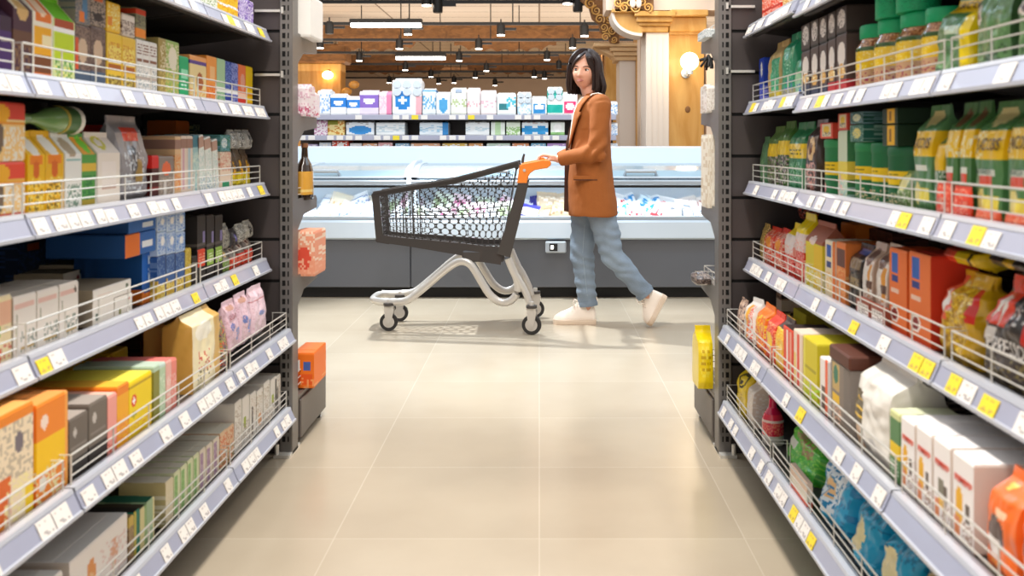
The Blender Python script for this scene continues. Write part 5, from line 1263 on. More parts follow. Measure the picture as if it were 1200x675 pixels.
# the rows run on towards the camera, just past the edge of the picture
def J(y0, y1, h, *a, **k):
    S = LX if ST['side'] == 'L' else RX; sg = 1 if ST['side'] == 'L' else -1
    xf = S[ST['key']][0]-sg*.035
    I(VX+xf*F/y0, VX+xf*F/y1, 0, *a, hh=h, **k)
for k in range(3):
    y = 1.73-.14*k
    S_('L', 'A'); J(y-.13, y, .19, 'gable', '4c2b3a', 'r .1 .7 .8 .9 efe0c4;c .5 .72 .3 .12 d8b070;r 0 .35 1 .5 6b4632;m 0 0 1 .35 8a6848 .4', 'brown purple bag with cream crest', dep=.09)
    S_('L', 'B'); J(y-.13, y, .2, 'gable', 'f4c010', YL, 'golden bag with white crest', dep=.07)
    y = 1.67-.15*k
    S_('L', 'C'); J(y-.14, y, .15, 'box', 'f7efe6', WB, 'wide white tea carton', dep=.14, top='efe4d6', side='b8a890')
    y = 1.54-.14*k
    S_('L', 'D'); J(y-.13, y, .18, 'box', 'f48a28', 'c .25 .8 .1 .08 f8e0d0;r 0 .3 1 .62 fbc818;m 0 0 1 .35 f4e8b0 .4', 'orange carton with yellow middle', dep=.22, top='f8a458', side='f07a18')
    y = 1.86-.16*k
    S_('L', 'E'); J(y-.15, y, .13, 'box', 'fbf3ec', 'c .35 .45 .08 .3 f0a05a;m .5 .1 1 .8 f0d8d0 .3', 'wide white carton with orange flame', dep=.14, top='fdf8f2', side='d8ccc0')
for k in range(2):
    y = 1.40-.16*k
    S_('R', 'A'); J(y-.15, y, .2, 'bag', '5c8450', 'm .1 .05 .9 .3 3a5a34 .4;c .15 .62 .16 .1 e8ddd0;m .2 .3 .9 .9 6c9660 .3', 'big green sack with round emblem', dep=.12, side='3c5c34')
    y = 1.49-.14*k
    S_('R', 'B'); J(y-.13, y, .2, 'bag', '558a50', J3, 'large green bag with yellow band', dep=.1)
    y = 1.51-.2*k
    S_('R', 'C'); J(y-.18, y, .19, 'sack', 'd8a818', 'r 0 .45 .28 .95 f06a48;r .82 .5 1 .85 d82820;m .25 .1 .85 .9 b88810 .35', 'bulging gold sack with red corner', dep=.12)
    y = 1.26-.12*k
    S_('R', 'D'); J(y-.11, y, .17, 'bag', 'f4722c', OS, 'bright orange bag with dark oval', dep=.1)
    y = 1.66-.2*k
    S_('R', 'E'); J(y-.18, y, .2, 'sack', '2c3a2a', 'c .5 .55 .4 .35 b89c50;c .5 .15 .25 .1 f0e020', 'dark sack with golden dome', dep=.2, rot=(-10, 0))

# green bottle lying on the bags of the third tea shelf
Yb = 1.98
t = empty('green_bottle', (-1.09, 2.0, 1.176))
mb = MB()
prof = [(.0, 0), (.028, .002), (.031, .01), (.031, .09), (.024, .125), (.012, .165), (.0115, .26), (.013, .262), (.013, .275), (0.001, .277)]
def lying(prof, n=18):
    m_ = MB(); m_.lathe(prof, 0, 0, 0, n); m_.v = [(x, -z, y) for x, y, z in m_.v]; return m_
mat('bottle_green', '6f9a58', .12, coat=.6); mat('bottle_label', '3c6a34', .4); mat('label_gold', 'b8a43c', .4); mat('label_white', 'ece8de', .5)
lying(prof[:5]+[(.012, .165), (.0115, .19), (.001, .191)]).build('body', 'bottle_green', t, True, True)
lying([(.0325, .016), (.0325, .062), (.031, .063)]).build('label', 'bottle_label', t, True)
lying([(.0328, .062), (.0328, .07), (.031, .071)]).build('gold_band', 'label_gold', t, True)
lying([(.001, -.002), (.0335, -.001), (.0335, .015), (.031, .016)]).build('white_base', 'label_white', t, True)
lying([(.0125, .19), (.014, .195), (.0135, .27), (.001, .272)]).build('neck_foil', 'bottle_green', t, True)
t.location = (-1.09, 2.16, 1.2065); 
reg(t, 'green bottle lying across the bags', 'on the third-highest tea shelf', 'bottle', 0)

# ================================================================== goods on the end displays
def E(side, px0, px1, yt, z, shape, base, ops, look, cat, name=None, d=3.60, dep=.12, lid=None, key=0, rz=0):
    w = .09
    xa, xb = X(px0, d), X(px1, d)
    w = abs(xb-xa); h = Z(yt, d)-z
    dd = dep
    me, lm = pack(shape, w, dd, h, base, ops, nu=12, nv=20, lid=lid, seed=int(px0+yt))
    o = link(name or NAMES[shape][0], me); o.location = ((xa+xb)/2, d, z+.001); o.rotation_euler = (0, 0, R(rz))
    if lm: link('lid' if shape != 'bottle' else 'cap', lm, o)
    reg(o, look, 'on the '+('tea' if side == 'L' else 'coffee')+' end display', cat, key)
E('L', 347, 364, -6, 1.565, 'box', 'f6f2ec', 'r 0 .3 1 .31 d0c8c0;r 0 .6 1 .61 d0c8c0', 'tall white carton', 'carton', d=3.56, dep=.2)
E('L', 344, 362, 98, 1.26, 'brick', 'f4e6ea', 'm 0 0 1 1 e0b8c8 .3;m 0 0 1 .3 c86080 .3', 'pinkish white pack', 'pack', d=3.56, dep=.1)
E('L', 350, 368, 108, 1.26, 'brick', 'f4e2ea', 'm 0 0 1 1 f8f0f4 .3;m 0 0 1 .3 d04a6a .3', 'white pack with red base', 'pack', d=3.68, dep=.1)
E('L', 343, 362, 168, .935, 'bottle', '2a1a10', 'r 0 .1 1 .48 d8a040;r 0 .15 1 .2 e8c878;r 0 .02 1 .08 1a100a', 'dark wine bottle with gold label', 'bottle', lid='8a5a3a', d=3.6)
E('L', 343, 369, 272, .645, 'box', 'f0a080', 'm 0 .3 1 1 f8d8c0 .4;c .5 .4 .3 .25 e0503a;m 0 0 1 .4 f4b090 .3', 'orange and pink carton', 'carton', d=3.56, dep=.18)
E('L', 343, 368, 414, .205, 'box', 'f4761c', 'r .1 .5 .35 .8 f4f0ec;r .5 .5 .8 .75 4a62a8;r .1 .1 .9 .4 ee5a18;m 0 0 1 .3 f8a060 .3', 'orange carton with blue square', 'carton', d=3.6, dep=.2)
E('R', 826, 838, 34, 1.565, 'box', 'e8ecec', 'm 0 0 1 1 a8b4b8 .4', 'small pale carton', 'carton', d=3.58, dep=.16)
E('R', 828, 838, 98, 1.275, 'brick', 'f2ece4', 'm 0 0 1 1 d8ccc0 .3', 'white bagged pack', 'pack', d=3.58, dep=.14)
E('R', 829, 838, 158, .905, 'box', 'f4ecdc', 'm 0 0 1 1 e0d0b8 .3;r 0 .7 1 .72 c8b8a8', 'cream tall pack', 'pack', d=3.58, dep=.14)
E('R', 816, 836, 322, .605, 'sack', '463a36', 'm 0 0 1 1 8a7a70 .3', 'dark brown bundle', 'bundle', d=3.58, dep=.18)
E('R', 818, 837, 386, .205, 'bag', 'f4d40e', 'm .1 .2 .9 .8 f8e040 .3;t .2 .3 .8 .7 d0a800', 'bright yellow bag', 'bag', d=3.58, dep=.16)
# dark bunch hanging from the coffee end display
t = empty('dried_sausage_bunch', wp(830, 71, 3.62)); t.scale = (.7, .7, .7)
mb = MB(); r_ = random.Random(4)
for k in range(9):
    a = r_.uniform(0, 6.28); mb.tube([(0, 0, .03), (.02*math.cos(a), .03*math.sin(a), .0), (.035*math.cos(a)-.01, .05*math.sin(a), -.03-.02*r_.random())], .007, 7)
mb.tube([(-.05, 0, .0), (-.02, .0, .01), (.02, 0, .008), (.05, 0, .02)], .009, 7)
mb.build('dark_loops', 'black_rubber', t, True)
reg(t, 'dark looped bunch hanging', 'on the coffee end display', 'hanging goods', 0)
# ================================================================== shopping trolley
def lerp(a, b, t): return a+(b-a)*t
CY = 5.90
def cpt(px, py, s):          # s 0 at the handle end, 1 at the nose: near side plane
    y = 5.64+.10*s
    return Vector((X(px, y), y, Z(py, y)))
def far(p, extra=0): return Vector((p.x, 2*CY-p.y, p.z))
cart = empty('shopping_trolley', (-.45, CY, 0))
rim = [(438,228,1),(460,224.5,.88),(480,221,.78),(505,217.5,.62),(530,213,.48),(556,206.5,.32),(580,200,.2),(608,192.5,0)]
bot = [(442,282,1),(470,286,.85),(500,290,.68),(541,296,.45),(565,302,.3),(587,305,.12)]
rimp = [cpt(*q) for q in rim]; botp = [cpt(*q) for q in bot]
IN = .035   # the bottom sits further in than the rim
botp = [Vector((p.x, p.y+IN, p.z)) for p in botp]
def along(pts, t):
    n = len(pts)-1; f = min(max(t, 0), 1)*n; i = min(int(f), n-1)
    return pts[i].lerp(pts[i+1], f-i)
def side(u, v, farside=False):   # u nose->handle, v bottom->top
    a = along(botp, u); b = along(rimp, u); p = a.lerp(b, v)
    return far(p) if farside else p
def honeycomb(P, nu, nv, fill=.80, name='side_mesh', parent=None, th=.003):
    mb = MB(); w = 1/nu; h = 1/nv
    for j in range(-1, nv+2):
        for i in range(-1, nu+2):
            cx = (i+(.5 if j % 2 else 0))*w; cy = j*h*.98+.01
            ov = []; iv = []
            for k in range(6):
                a = math.pi/6+k*math.pi/3
                dx, dy = math.cos(a)*w/math.sqrt(3), math.sin(a)*h*2/3
                ov.append((cx+dx, cy+dy)); 
            for k in range(12):
                a = math.pi/6+k*math.pi/6
                dx, dy = math.cos(a)*w*.5*fill, math.sin(a)*h*.64*fill
                iv.append((cx+dx, cy+dy))
            if all(x < 0 or x > 1 or y < 0 or y > 1 for x, y in ov): continue
            cl = lambda q: P(min(max(q[0], 0), 1), min(max(q[1], 0), 1))
            ov2 = []
            for k in range(6):
                a, b = ov[k], ov[(k+1) % 6]
                ov2 += [a, ((a[0]+b[0])/2, (a[1]+b[1])/2)]
            vs = [cl(q) for q in ov2]+[cl(q) for q in iv]
            mb.add(vs, [(k, (k+1) % 12, 12+(k+1) % 12, 12+k) for k in range(12)])
    o = wbuild(mb, name, 'cart_plastic', parent)
    md = o.modifiers.new('thickness', 'SOLIDIFY'); md.thickness = th; md.offset = 0
    return o
bk = empty('basket', cart.location); bk.parent = cart; bk.location = (0, 0, 0)
def cb(mb, name, m, smooth=False, recalc=False):
    o = mb.build(name, m, bk, smooth, recalc); o.location = -cart.location; return o
def hc(P, nu, nv, name, fill=.82):
    o = honeycomb(P, nu, nv, fill, name, None); o.parent = bk; o.location = -cart.location; return o
hc(lambda u, v: side(.05+.91*u, .1+.84*v), 16, 10, 'side_mesh', .91)
hc(lambda u, v: side(.05+.91*u, .1+.84*v, True), 16, 10, 'side_mesh', .91)
hc(lambda u, v: side(.02, .1+.84*v).lerp(side(.02, .1+.84*v, True), u), 7, 8, 'front_mesh')
hc(lambda u, v: side(u*.97+.02, .06).lerp(side(u*.97+.02, .06, True), v), 17, 6, 'floor_mesh')
hc(lambda u, v: side(.985, .06+.9*v).lerp(side(.985, .06+.9*v, True), u), 7, 10, 'rear_flap', .9)
# solid frame bands
def band(mb, pts, wd, th, closed=False):
    """flat band following points in the side plane; wd across, th thick in depth"""
    n = len(pts); vs = []
    for i, p in enumerate(pts):
        a = pts[max(i-1, 0)]; b = pts[min(i+1, n-1)]
        t = (b-a).normalized(); nrm = Vector((-t.z, 0, t.x))
        w_ = wd[i] if isinstance(wd, list) else wd
        for s_, q in ((-1, -1), (1, -1), (1, 1), (-1, 1)):
            vs.append(p+nrm*w_/2*s_+Vector((0, th/2*q, 0)))
    fs = [(0, 1, 2, 3), (4*n-1, 4*n-2, 4*n-3, 4*n-4)]
    for i in range(n-1):
        for k in range(4):
            l = (k+1) % 4; fs.append((4*i+k, 4*i+4+k, 4*i+4+l, 4*i+l))
    mb.add(vs, fs)
for f in (False, True):
    g = (lambda p: far(p)) if f else (lambda p: p)
    mb = MB(); band(mb, [g(p) for p in rimp], .030, .034)
    band(mb, [g(p)+Vector((0, 0, .012)) for p in rimp], .014, .05)
    cb(mb, 'top_rim', 'cart_plastic', recalc=True)
    mb = MB()
    low = [g(side(u, .04)) for u in (0, .1, .25, .4, .6, .8, 1)]
    band(mb, low, [.05, .046, .05, .06, .075, .1, .11], .03)
    cb(mb, 'lower_frame', 'cart_plastic', recalc=True)
    mb = MB()
    fr = [g(side(0, v)+Vector((.012, 0, 0))) for v in (0, .3, .6, 1)]
    band(mb, fr, .046, .03); band(mb, [g(side(0, 0)+Vector((.0, 0, .03))), g(side(.03, 0)+Vector((.0, 0, -.0))), g(side(.1, 0))], .03, .03)
    cb(mb, 'front_post', 'cart_plastic', recalc=True)
    mb = MB()
    rr = [g(cpt(px, py, 0)+Vector((0, IN*(1-k/3), 0))) for k, (px, py) in enumerate([(590, 300), (598, 272), (606, 243), (613.5, 213)])]
    band(mb, rr, [.085, .075, .068, .062], .036)
    cb(mb, 'rear_post', 'cart_plastic', recalc=True)
    # honeycomb stiffening rails
    mb = MB(); band(mb, [g(side(u, .52)) for u in (.03, .3, .6, .97)], .006, .012)
    for u in (.16, .24, .3): band(mb, [g(side(u, .08)), g(side(u, .95))], .006, .01)
    cb(mb, 'stiffening_rib', 'cart_plastic', recalc=True)
for u, v, r0 in ((0, 0, .017), (0, .98, .017), (1, .02, .02), (.99, .97, .012)):
    mb = MB(); mb.tube([side(u, v), side(u, v, True)], r0, 8); cb(mb, 'cross_rail', 'cart_plastic', True)
# orange handle brackets
for f in (False, True):
    g = (lambda p: far(p)) if f else (lambda p: p)
    oc = [(606,214.5),(617.5,214.5),(618.5,208),(621.5,203),(626.5,199.5),(634,198),(641,197),(645.5,193.5),(646,190),(642.5,187.5),(636,187),(628,189),(612,192),(609,193.5),(608,200)]
    P = [g(cpt(px, py, 0)) for px, py in oc]
    n = len(P); th = Vector((0, .021, 0)); mb = MB()
    vs = [p-th for p in P]+[p+th for p in P]
    # fan triangulation from a centre works because the outline is split at the bend
    mb.add(vs, [tuple(range(n)), tuple(reversed(range(n, 2*n)))]+[(k, k+n, (k+1) % n+n, (k+1) % n) for k in range(n)])
    br_ = wbuild(mb, 'handle_bracket', 'cart_orange', cart, recalc=True)
    md = br_.modifiers.new('soft', 'BEVEL'); md.width = .005; md.segments = 2; md.limit_method = 'ANGLE'
    c = g(cpt(614.5, 199.5, 0)); sgn = 1 if f else -1
    mb = MB(); mb.cyl(c+Vector((0, .018*sgn, 0)), c+Vector((0, .026*sgn, 0)), .009, 12); mb.build('bolt', 'cart_metal', br_, True)
hb = cpt(636, 188, 0)
HBX, HBZ = hb.x, hb.z
mb = MB(); mb.tube([(HBX, 5.66, HBZ), (HBX, 2*CY-5.66, HBZ)], .0165, 14); wbuild(mb, 'push_bar', 'cart_orange', cart, True)
mb = MB(); p = cpt(612, 191, 0)+Vector((0, .03, 0)); mb.tube([p, p+Vector((.005, 0, .03)), p+Vector((.012, 0, .055))], .007, 8, rs=[.009, .008, .006])
wbuild(mb, 'upright_pin', 'cart_plastic', cart, True)
# chassis
def smooth(pts, n=4):
    out = []
    P = [pts[0]]+pts+[pts[-1]]
    for i in range(1, len(P)-2):
        for k in range(n):
            t = k/n; a, b, c, d = P[i-1], P[i], P[i+1], P[i+2]
            out.append(.5*((2*b)+(c-a)*t+(2*a-5*b+4*c-d)*t*t+(3*b-3*c+d-a)*t*t*t))
    out.append(pts[-1]); return out
ch = [(438.5,352,1.3),(446,353.5,1.15),(462,354,.95),(476,352.5,.85),(486,346,.8),(503,332,.7),(520,317.5,.55),(534,308,.48),(544,306.5,.42),(553,312,.35),(563,328,.3),(573,344,.25),(583,352.5,.2),(592,354.5,.15),(601,350.5,.1),(606.5,341,.05),(606,328,.03),(600,314,.02),(595.5,303,.02)]
def chp(px, py, s):
    y = 5.66+.085*s; y = min(y, 5.77)
    return Vector((X(px, y), y, Z(py, y)))
cp = smooth([chp(*q) for q in ch], 3)
chas = empty('chassis', (0, 0, 0)); chas.parent = cart
def chb(mb, name, m, smooth_=True, parent=None):
    o = mb.build(name, m, parent or chas, smooth_)
    if parent is None: o.location = -cart.location
    return o
for f in (False, True):
    mb = MB(); mb.tube([far(p) if f else p for p in cp], .024, 12, flat=.62); chb(mb, 'bent_tube', 'cart_metal')
mb = MB(); p0 = cp[0]; q0 = far(p0)
mb.tube(smooth([p0+Vector((.03, -.0, 0)), p0+Vector((-.005, .02, 0)), p0+Vector((-.02, .07, 0)), q0+Vector((-.02, -.07, 0)), q0+Vector((-.005, -.02, 0)), q0+Vector((.03, 0, 0))], 3), .02, 10); chb(mb, 'front_bar', 'cart_metal')
mb = MB(); k = chp(544, 305, .42); mb.tube([k, far(k)], .018, 10); k = chp(606, 338, .05); mb.tube([k, far(k)], .016, 10); chb(mb, 'cross_bar', 'cart_metal')
mb = MB(); a = cpt(541, 293, .45); mb.box(a.x, 5.69, a.z-.075, a.x+.26, 2*CY-5.69, a.z-.005, b=.01)
o = mb.build('mounting_block', 'cart_plastic', bk); o.location = -cart.location
for f in (False, True):
    g = (lambda p: far(p)) if f else (lambda p: p)
    mb = MB(); mb.tube(smooth([g(chp(600, 316, .05)), g(chp(611, 333, 0)), g(chp(619, 350, -.02)), g(chp(622, 361, -.05))], 3), .021, 10, flat=.8); chb(mb, 'rear_leg', 'cart_metal')
def caster(x, y, r, zt, rz=0):
    c = empty('caster', (x-cart.location.x, y-cart.location.y, 0)); c.parent = cart; c.rotation_euler = (0, 0, rz)
    mb = MB()
    prof = [(r*.62, -.011), (r*.96, -.013), (r, -.007), (r, .007), (r*.96, .013), (r*.62, .011)]
    mb.lathe(prof, 0, 0, r, 24, axis='y'); mb.build('tyre', 'tyre', c, True)
    mb = MB(); mb.lathe([(r*.2, -.014), (r*.63, -.012), (r*.63, .012), (r*.2, .014)], 0, 0, r, 20, axis='y'); mb.build('hub', 'cart_metal', c, True)
    mb = MB()
    for s_ in (-1, 1):
        mb.prism([(-.018, r), (.0, r-.02), (.018, r), (.034, zt-.03), (.028, zt-.012), (-.03, zt-.012), (-.026, zt-.035)], .019*s_-.002, .019*s_+.002)
    mb.box(-.03, -.021, zt-.014, .03, .021, zt-.008); mb.cyl((.0, 0, zt-.01), (0, 0, zt+.03), .014, 12)
    mb.cyl((0, -.024, r), (0, .024, r), .007, 10)
    mb.build('fork', 'cart_metal', c, False, True)
    mb = MB(); mb.cyl((0, 0, zt-.008), (0, 0, zt+.008), .034, 16); mb.build('swivel_collar', 'cart_plastic', c, True)
caster(X(455.5, 5.74), 5.745, .056, .165)
caster(X(467.5, 6.02), 2*CY-5.745, .056, .165)
caster(X(623, 5.62), 5.625, .060, .17, R(-12))
caster(X(625, 5.62)+.01, 2*CY-5.625, .060, .17, R(8))
reg(cart, 'dark grey honeycomb shopping trolley with orange handle', 'pushed by the woman', 'shopping trolley', 0)

# ================================================================== the woman
def skinmesh(chains, name, sub=1):
    """Skinned skeletons: each chain is (points, radii) -> list of closed tapered tubes"""
    mb = MB()
    for pts, rs in chains:
        P = smooth([Vector(p) for p in pts], 4)
        n = len(pts); RR = []
        for i in range(len(P)):
            f = i/4; k = min(int(f), n-2); RR.append(rs[k]+(rs[k+1]-rs[k])*min(1, f-k))
        # rounded ends
        t0 = (P[0]-P[1]).normalized(); t1 = (P[-1]-P[-2]).normalized()
        P = [P[0]+t0*RR[0]*.8, P[0]+t0*RR[0]*.45]+P+[P[-1]+t1*RR[-1]*.45, P[-1]+t1*RR[-1]*.8]
        RR = [RR[0]*.5, RR[0]*.88]+RR+[RR[-1]*.88, RR[-1]*.5]
        mb.tube(P, 1, 14, rs=RR)
    return mb
def bake(o, mods):
    for kind, kw in mods:
        m_ = o.modifiers.new(kind.lower(), kind)
        for k, v in kw.items(): setattr(m_, k, v)
    bpy.context.view_layer.update()
    dg = bpy.context.evaluated_depsgraph_get()
    me = D.meshes.new_from_object(o.evaluated_get(dg), depsgraph=dg)
    mats = [m for m in o.data.materials]
    old = o.data; o.modifiers.clear(); o.data = me; D.meshes.remove(old)
    me.polygons.foreach_set('use_smooth', [True]*len(me.polygons)); me.update()
    return o

PY = 5.92
def pw(px, py, y=PY): return Vector((X(px, y), y, Z(py, y)))
HC = pw(685.5, 84.5); HC.y = 5.90           # centre of the skull
HYAW = R(-20)                                # face turned towards the camera, a little to its left
Hrot = Matrix.Rotation(HYAW, 3, 'Z') @ Matrix.Rotation(R(3), 3, 'Y')
def hl(x, y, z): return HC+Hrot @ Vector((x*1.06, y*1.04, z*1.05))
# ---- head: deformed sphere, face towards local -y
def head_mesh(mb):
    nu, nv = 64, 56
    def g(x, z, cx, cz, sx, sz): return math.exp(-((x-cx)/sx)**2-((z-cz)/sz)**2)
    vs = []
    for j in range(nv+1):
        th = math.pi*j/nv
        for i in range(nu):
            ph = 2*math.pi*i/nu
            dx, dy, dz = math.sin(th)*math.sin(ph), -math.sin(th)*math.cos(ph), math.cos(th)
            # skull 0.15 wide, .19 deep, .225 tall
            x, y, z = dx*.077, dy*.092, dz*.113
            if z < 0:    # narrow towards the chin
                k = min(1, -z/.113)
                x *= 1-.36*k**1.7; 
                if y < 0: y *= 1-.10*k**2
                else: y *= 1-.42*k
                if y < 0 and k > .8: z *= .985
            fr = max(0, -dy)**.7 if dy < 0 else 0
            if fr > 0:
                y -= fr*.004
                ax = abs(x)
                y -= fr*.013*g(x, z, 0, -.027, .009, .011)          # nose tip
                y -= fr*.011*g(x, z, 0, -.010, .007, .022)         # bridge
                y -= fr*.005*g(ax, z, .012, -.030, .007, .007)      # nostril wings
                y += fr*.010*g(ax, z, .031, .006, .015, .011)      # eye sockets
                y -= fr*.004*g(ax, z, .030, .024, .022, .008)      # brow
                y -= fr*.004*g(ax, z, .042, -.026, .018, .018)      # cheeks
                y -= fr*.006*g(x, z, 0, -.058, .020, .009)          # lips mass
                y += fr*.004*g(x, z, 0, -.073, .022, .005)          # below lip
                y -= fr*.007*g(x, z, 0, -.092, .018, .014)          # chin
            vs.append(hl(x, y, z))
    fs = []
    for j in range(nv):
        for i in range(nu):
            k = (i+1) % nu; fs.append((j*nu+i, (j+1)*nu+i, (j+1)*nu+k, j*nu+k))
    mb.add(vs, fs)
sh_n = Vector((X(702, PY), 5.73, 1.405)); sh_f = Vector((X(694, PY), 6.07, 1.405))
el_n = Vector((X(700, 5.70), 5.695, 1.105)); el_f = Vector((X(692, 6.1), 6.13, 1.13))
wr_n = Vector((X(654, 5.76), 5.775, 1.062)); wr_f = Vector((X(654, 6.03), 6.03, 1.062))
hip_n = Vector((X(697, PY), 5.85, .87)); hip_f = Vector((X(688, PY), 5.99, .87))
kn_n = pw(717, 298, 5.84); an_n = pw(756, 344, 5.85)
kn_f = pw(682, 296, 5.98); an_f = pw(689, 357, 5.97)
neck = Vector((X(692, PY), 5.91, 1.46)); 
body = [([Vector((X(693, PY), PY, .86)), Vector((X(694, PY), PY, 1.02)), Vector((X(697, PY), PY, 1.2)), Vector((X(698, PY), PY, 1.36)), Vector((X(696, PY), 5.915, 1.44))], [.115, .1, .105, .1, .05]),
        ([Vector((X(696, PY), 5.915, 1.42)), neck, HC+Vector((.008, .012, -.06))], [.056, .05, .05]),
        ([sh_n, sh_f], [.05, .05]),
        ([sh_n, sh_n.lerp(el_n, .5)+Vector((.005, 0, 0)), el_n], [.045, .04, .03]),
        ([el_n, el_n.lerp(wr_n, .45), wr_n], [.03, .034, .024]),
        ([sh_f, sh_f.lerp(el_f, .5), el_f], [.05, .046, .038]),
        ([el_f, el_f.lerp(wr_f, .45), wr_f], [.038, .036, .024]),
        ([hip_n, hip_n.lerp(kn_n, .5), kn_n], [.085, .07, .05]),
        ([kn_n, kn_n.lerp(an_n, .35)+Vector((.01, 0, 0)), an_n], [.052, .05, .034]),
        ([hip_f, hip_f.lerp(kn_f, .5), kn_f], [.085, .075, .054]),
        ([kn_f, kn_f.lerp(an_f, .35)+Vector((.01, 0, 0)), an_f], [.052, .05, .034])]
# hands closed over the push bar: palm above and behind it, four bent fingers each, thumb below
def hand(wr, sgn):
    cy = wr.y; out = []
    kx = HBX+.030; kz = HBZ+.022
    palm_a = wr+Vector((-.008, 0, 0))
    for k in range(4):
        yy = cy+(-.030+.020*k)
        L = [.88, 1, .96, .8][k if sgn > 0 else 3-k]
        base = Vector((kx+.022, yy*.95+cy*.05, kz-.001))
        out.append(([palm_a.lerp(base, .25), palm_a.lerp(base, .7), base], [.0155, .0135, .0105]))      # palm rays
        f = [base, Vector((HBX+.004, yy, HBZ+.030)), Vector((HBX-.022*L, yy, HBZ+.018)), Vector((HBX-.028*L, yy, HBZ-.004)), Vector((HBX-.012, yy, HBZ-.022*L))]
        out.append((f, [.0100, .0095, .0088, .0082, .0072]))
    ty = cy+.030*sgn*-1
    out.append(([wr+Vector((-.012, -.008*sgn, -.004)), Vector((HBX+.045, ty-.004*sgn, HBZ+.004)), Vector((HBX+.020, ty-.012*sgn, HBZ-.020)), Vector((HBX-.006, ty-.010*sgn, HBZ-.026))], [.014, .012, .0098, .0082]))
    return out
body += hand(wr_n, 1)+hand(wr_f, -1)
mb = skinmesh(body, 'person'); head_mesh(mb)
# ears
for s_ in (-1, 1):
    c = hl(.073*s_, .012, -.012); mb.ell((0, 0, 0), .008, .017, .028, 8)
    n_ = 17*16
    for i in range(len(mb.v)-n_, len(mb.v)): pass
    o0 = len(mb.v)-(9*16)
    for i in range(o0, len(mb.v)):
        q = Vector(mb.v[i]); mb.v[i] = tuple(c+Hrot @ q)
# feet inside the shoes
mb2 = skinmesh([([an_f, an_f+Vector((-.02, 0, -.07)), Vector((X(665, 5.97), 5.97, .05))], [.034, .035, .03]), ([an_n, pw(765, 357, 5.85), pw(757, 373, 5.85)], [.032, .026, .018])], 'x')
mb.add(mb2.v, mb2.f)
person = mb.build('person', 'skin')
bake(person, [('REMESH', dict(mode='VOXEL', voxel_size=.0042)), ('SMOOTH', dict(factor=.5, iterations=1))])
person['label'] = 'woman in a long brown blazer and grey blue jeans pushing the trolley'
person['category'] = 'person'

# face details
def disc(mb, c, rx, rz, depth, n=16, mi=0):
    pass
FY = -.0915
def facepart(name, m, fn, smooth_=True):
    mb = MB(); fn(mb); mb.v = [tuple(hl(*v)) for v in mb.v]; return mb.build(name, m, person, smooth_)
for s_ in (-1, 1):
    e = facepart('eye', 'eye_white', lambda mb: mb.ell((.031*s_, -.0755, .005), .0135, .0085, .0065, 10))
    ir = MB(); ir.ell((.031*s_-.001, -.0820, .005), .0064, .0030, .0060, 8); ir.v = [tuple(hl(*v)) for v in ir.v]; ir.build('iris', 'iris', e, True)
    facepart('eyelid', 'brow', lambda mb: mb.tube([(.018*s_, -.0815, .0055), (.025*s_, -.0845, .0115), (.034*s_, -.083, .0122), (.0455*s_, -.074, .007)], .0018, 6))
    facepart('eyebrow', 'brow', lambda mb: mb.tube([(.013*s_, -.091, .022), (.025*s_, -.0895, .0268), (.038*s_, -.083, .0272), (.050*s_, -.071, .021)], .003, 6, rs=[.0034, .0036, .003, .0016]))
def lips(mb):
    mb.tube([(-.021, -.0865, -.0565), (-.011, -.0965, -.0545), (-.004, -.0995, -.053), (0, -.0992, -.0542), (.004, -.0995, -.053), (.011, -.0965, -.0545), (.021, -.0865, -.0565)], .004, 8, rs=[.0012, .003, .0036, .003, .0036, .003, .0012])
    mb.tube([(-.020, -.0868, -.0578), (-.010, -.096, -.0608), (0, -.0985, -.0618), (.010, -.096, -.0608), (.020, -.0868, -.0578)], .004, 8, rs=[.0012, .0036, .0044, .0036, .0012])
facepart('lips', 'lips', lips)

# ---- hair: a chin-length bob of overlapping locks, parted near the middle
mb = MB(); r_ = random.Random(21)
def skull(ph, th, off):      # ph from the face front, th from the top
    dx, dy, dz = math.sin(th)*math.sin(ph), -math.sin(th)*math.cos(ph), math.cos(th)
    return Vector((dx*(.078+off), dy*(.096+off), dz*(.118+off)))
N = 120
for layer in range(2):
    for i in range(N):
        ph = R(66)+(2*math.pi-R(126))*(i+r_.random()*.6)/N
        a = ph if ph <= math.pi else ph-2*math.pi           # signed azimuth
        off = .012+.009*layer+r_.uniform(-.003, .003)
        sidep = 1 if a > 0 else -1
        pts = [Vector((.012*1+.004*sidep, -.03+.075*min(1, abs(a)/math.pi), .122+off*.6))]
        for th in (22, 45, 68, 88):
            pts.append(skull(a*min(1, .55+th/140) if abs(a) < R(95) else a, R(th), off))
        last = skull(a, R(90), off)
        front = max(0, 1-abs(abs(a)-R(50))/R(45))
        flare = (1.9 if a > 0 else .6)+.3*r_.random()
        zb = -.118-.012*r_.random()-.012*math.sin(abs(a)/2)
        for t in (.35, .7, 1.0):
            q = Vector((last.x*(1+.16*t*flare), last.y*(1+.06*t) if last.y > 0 else last.y*(1-.18*t), zb*t))
            if last.y < 0: q.x = last.x*(1+.05*t)
            if t == 1.0: q += Vector((-q.x*.10, -q.y*.08, 0))
            pts.append(q)
        P = smooth([Vector(p) for p in pts], 3)
        n = len(P); rs = [.0062+.0042*math.sin(math.pi*min(1, k/n*1.15))-(0 if k < n-3 else .003*(k-n+3)) for k in range(n)]
        mb.tube([hl(*p) for p in P], 1, 7, rs=[max(.002, x) for x in rs])
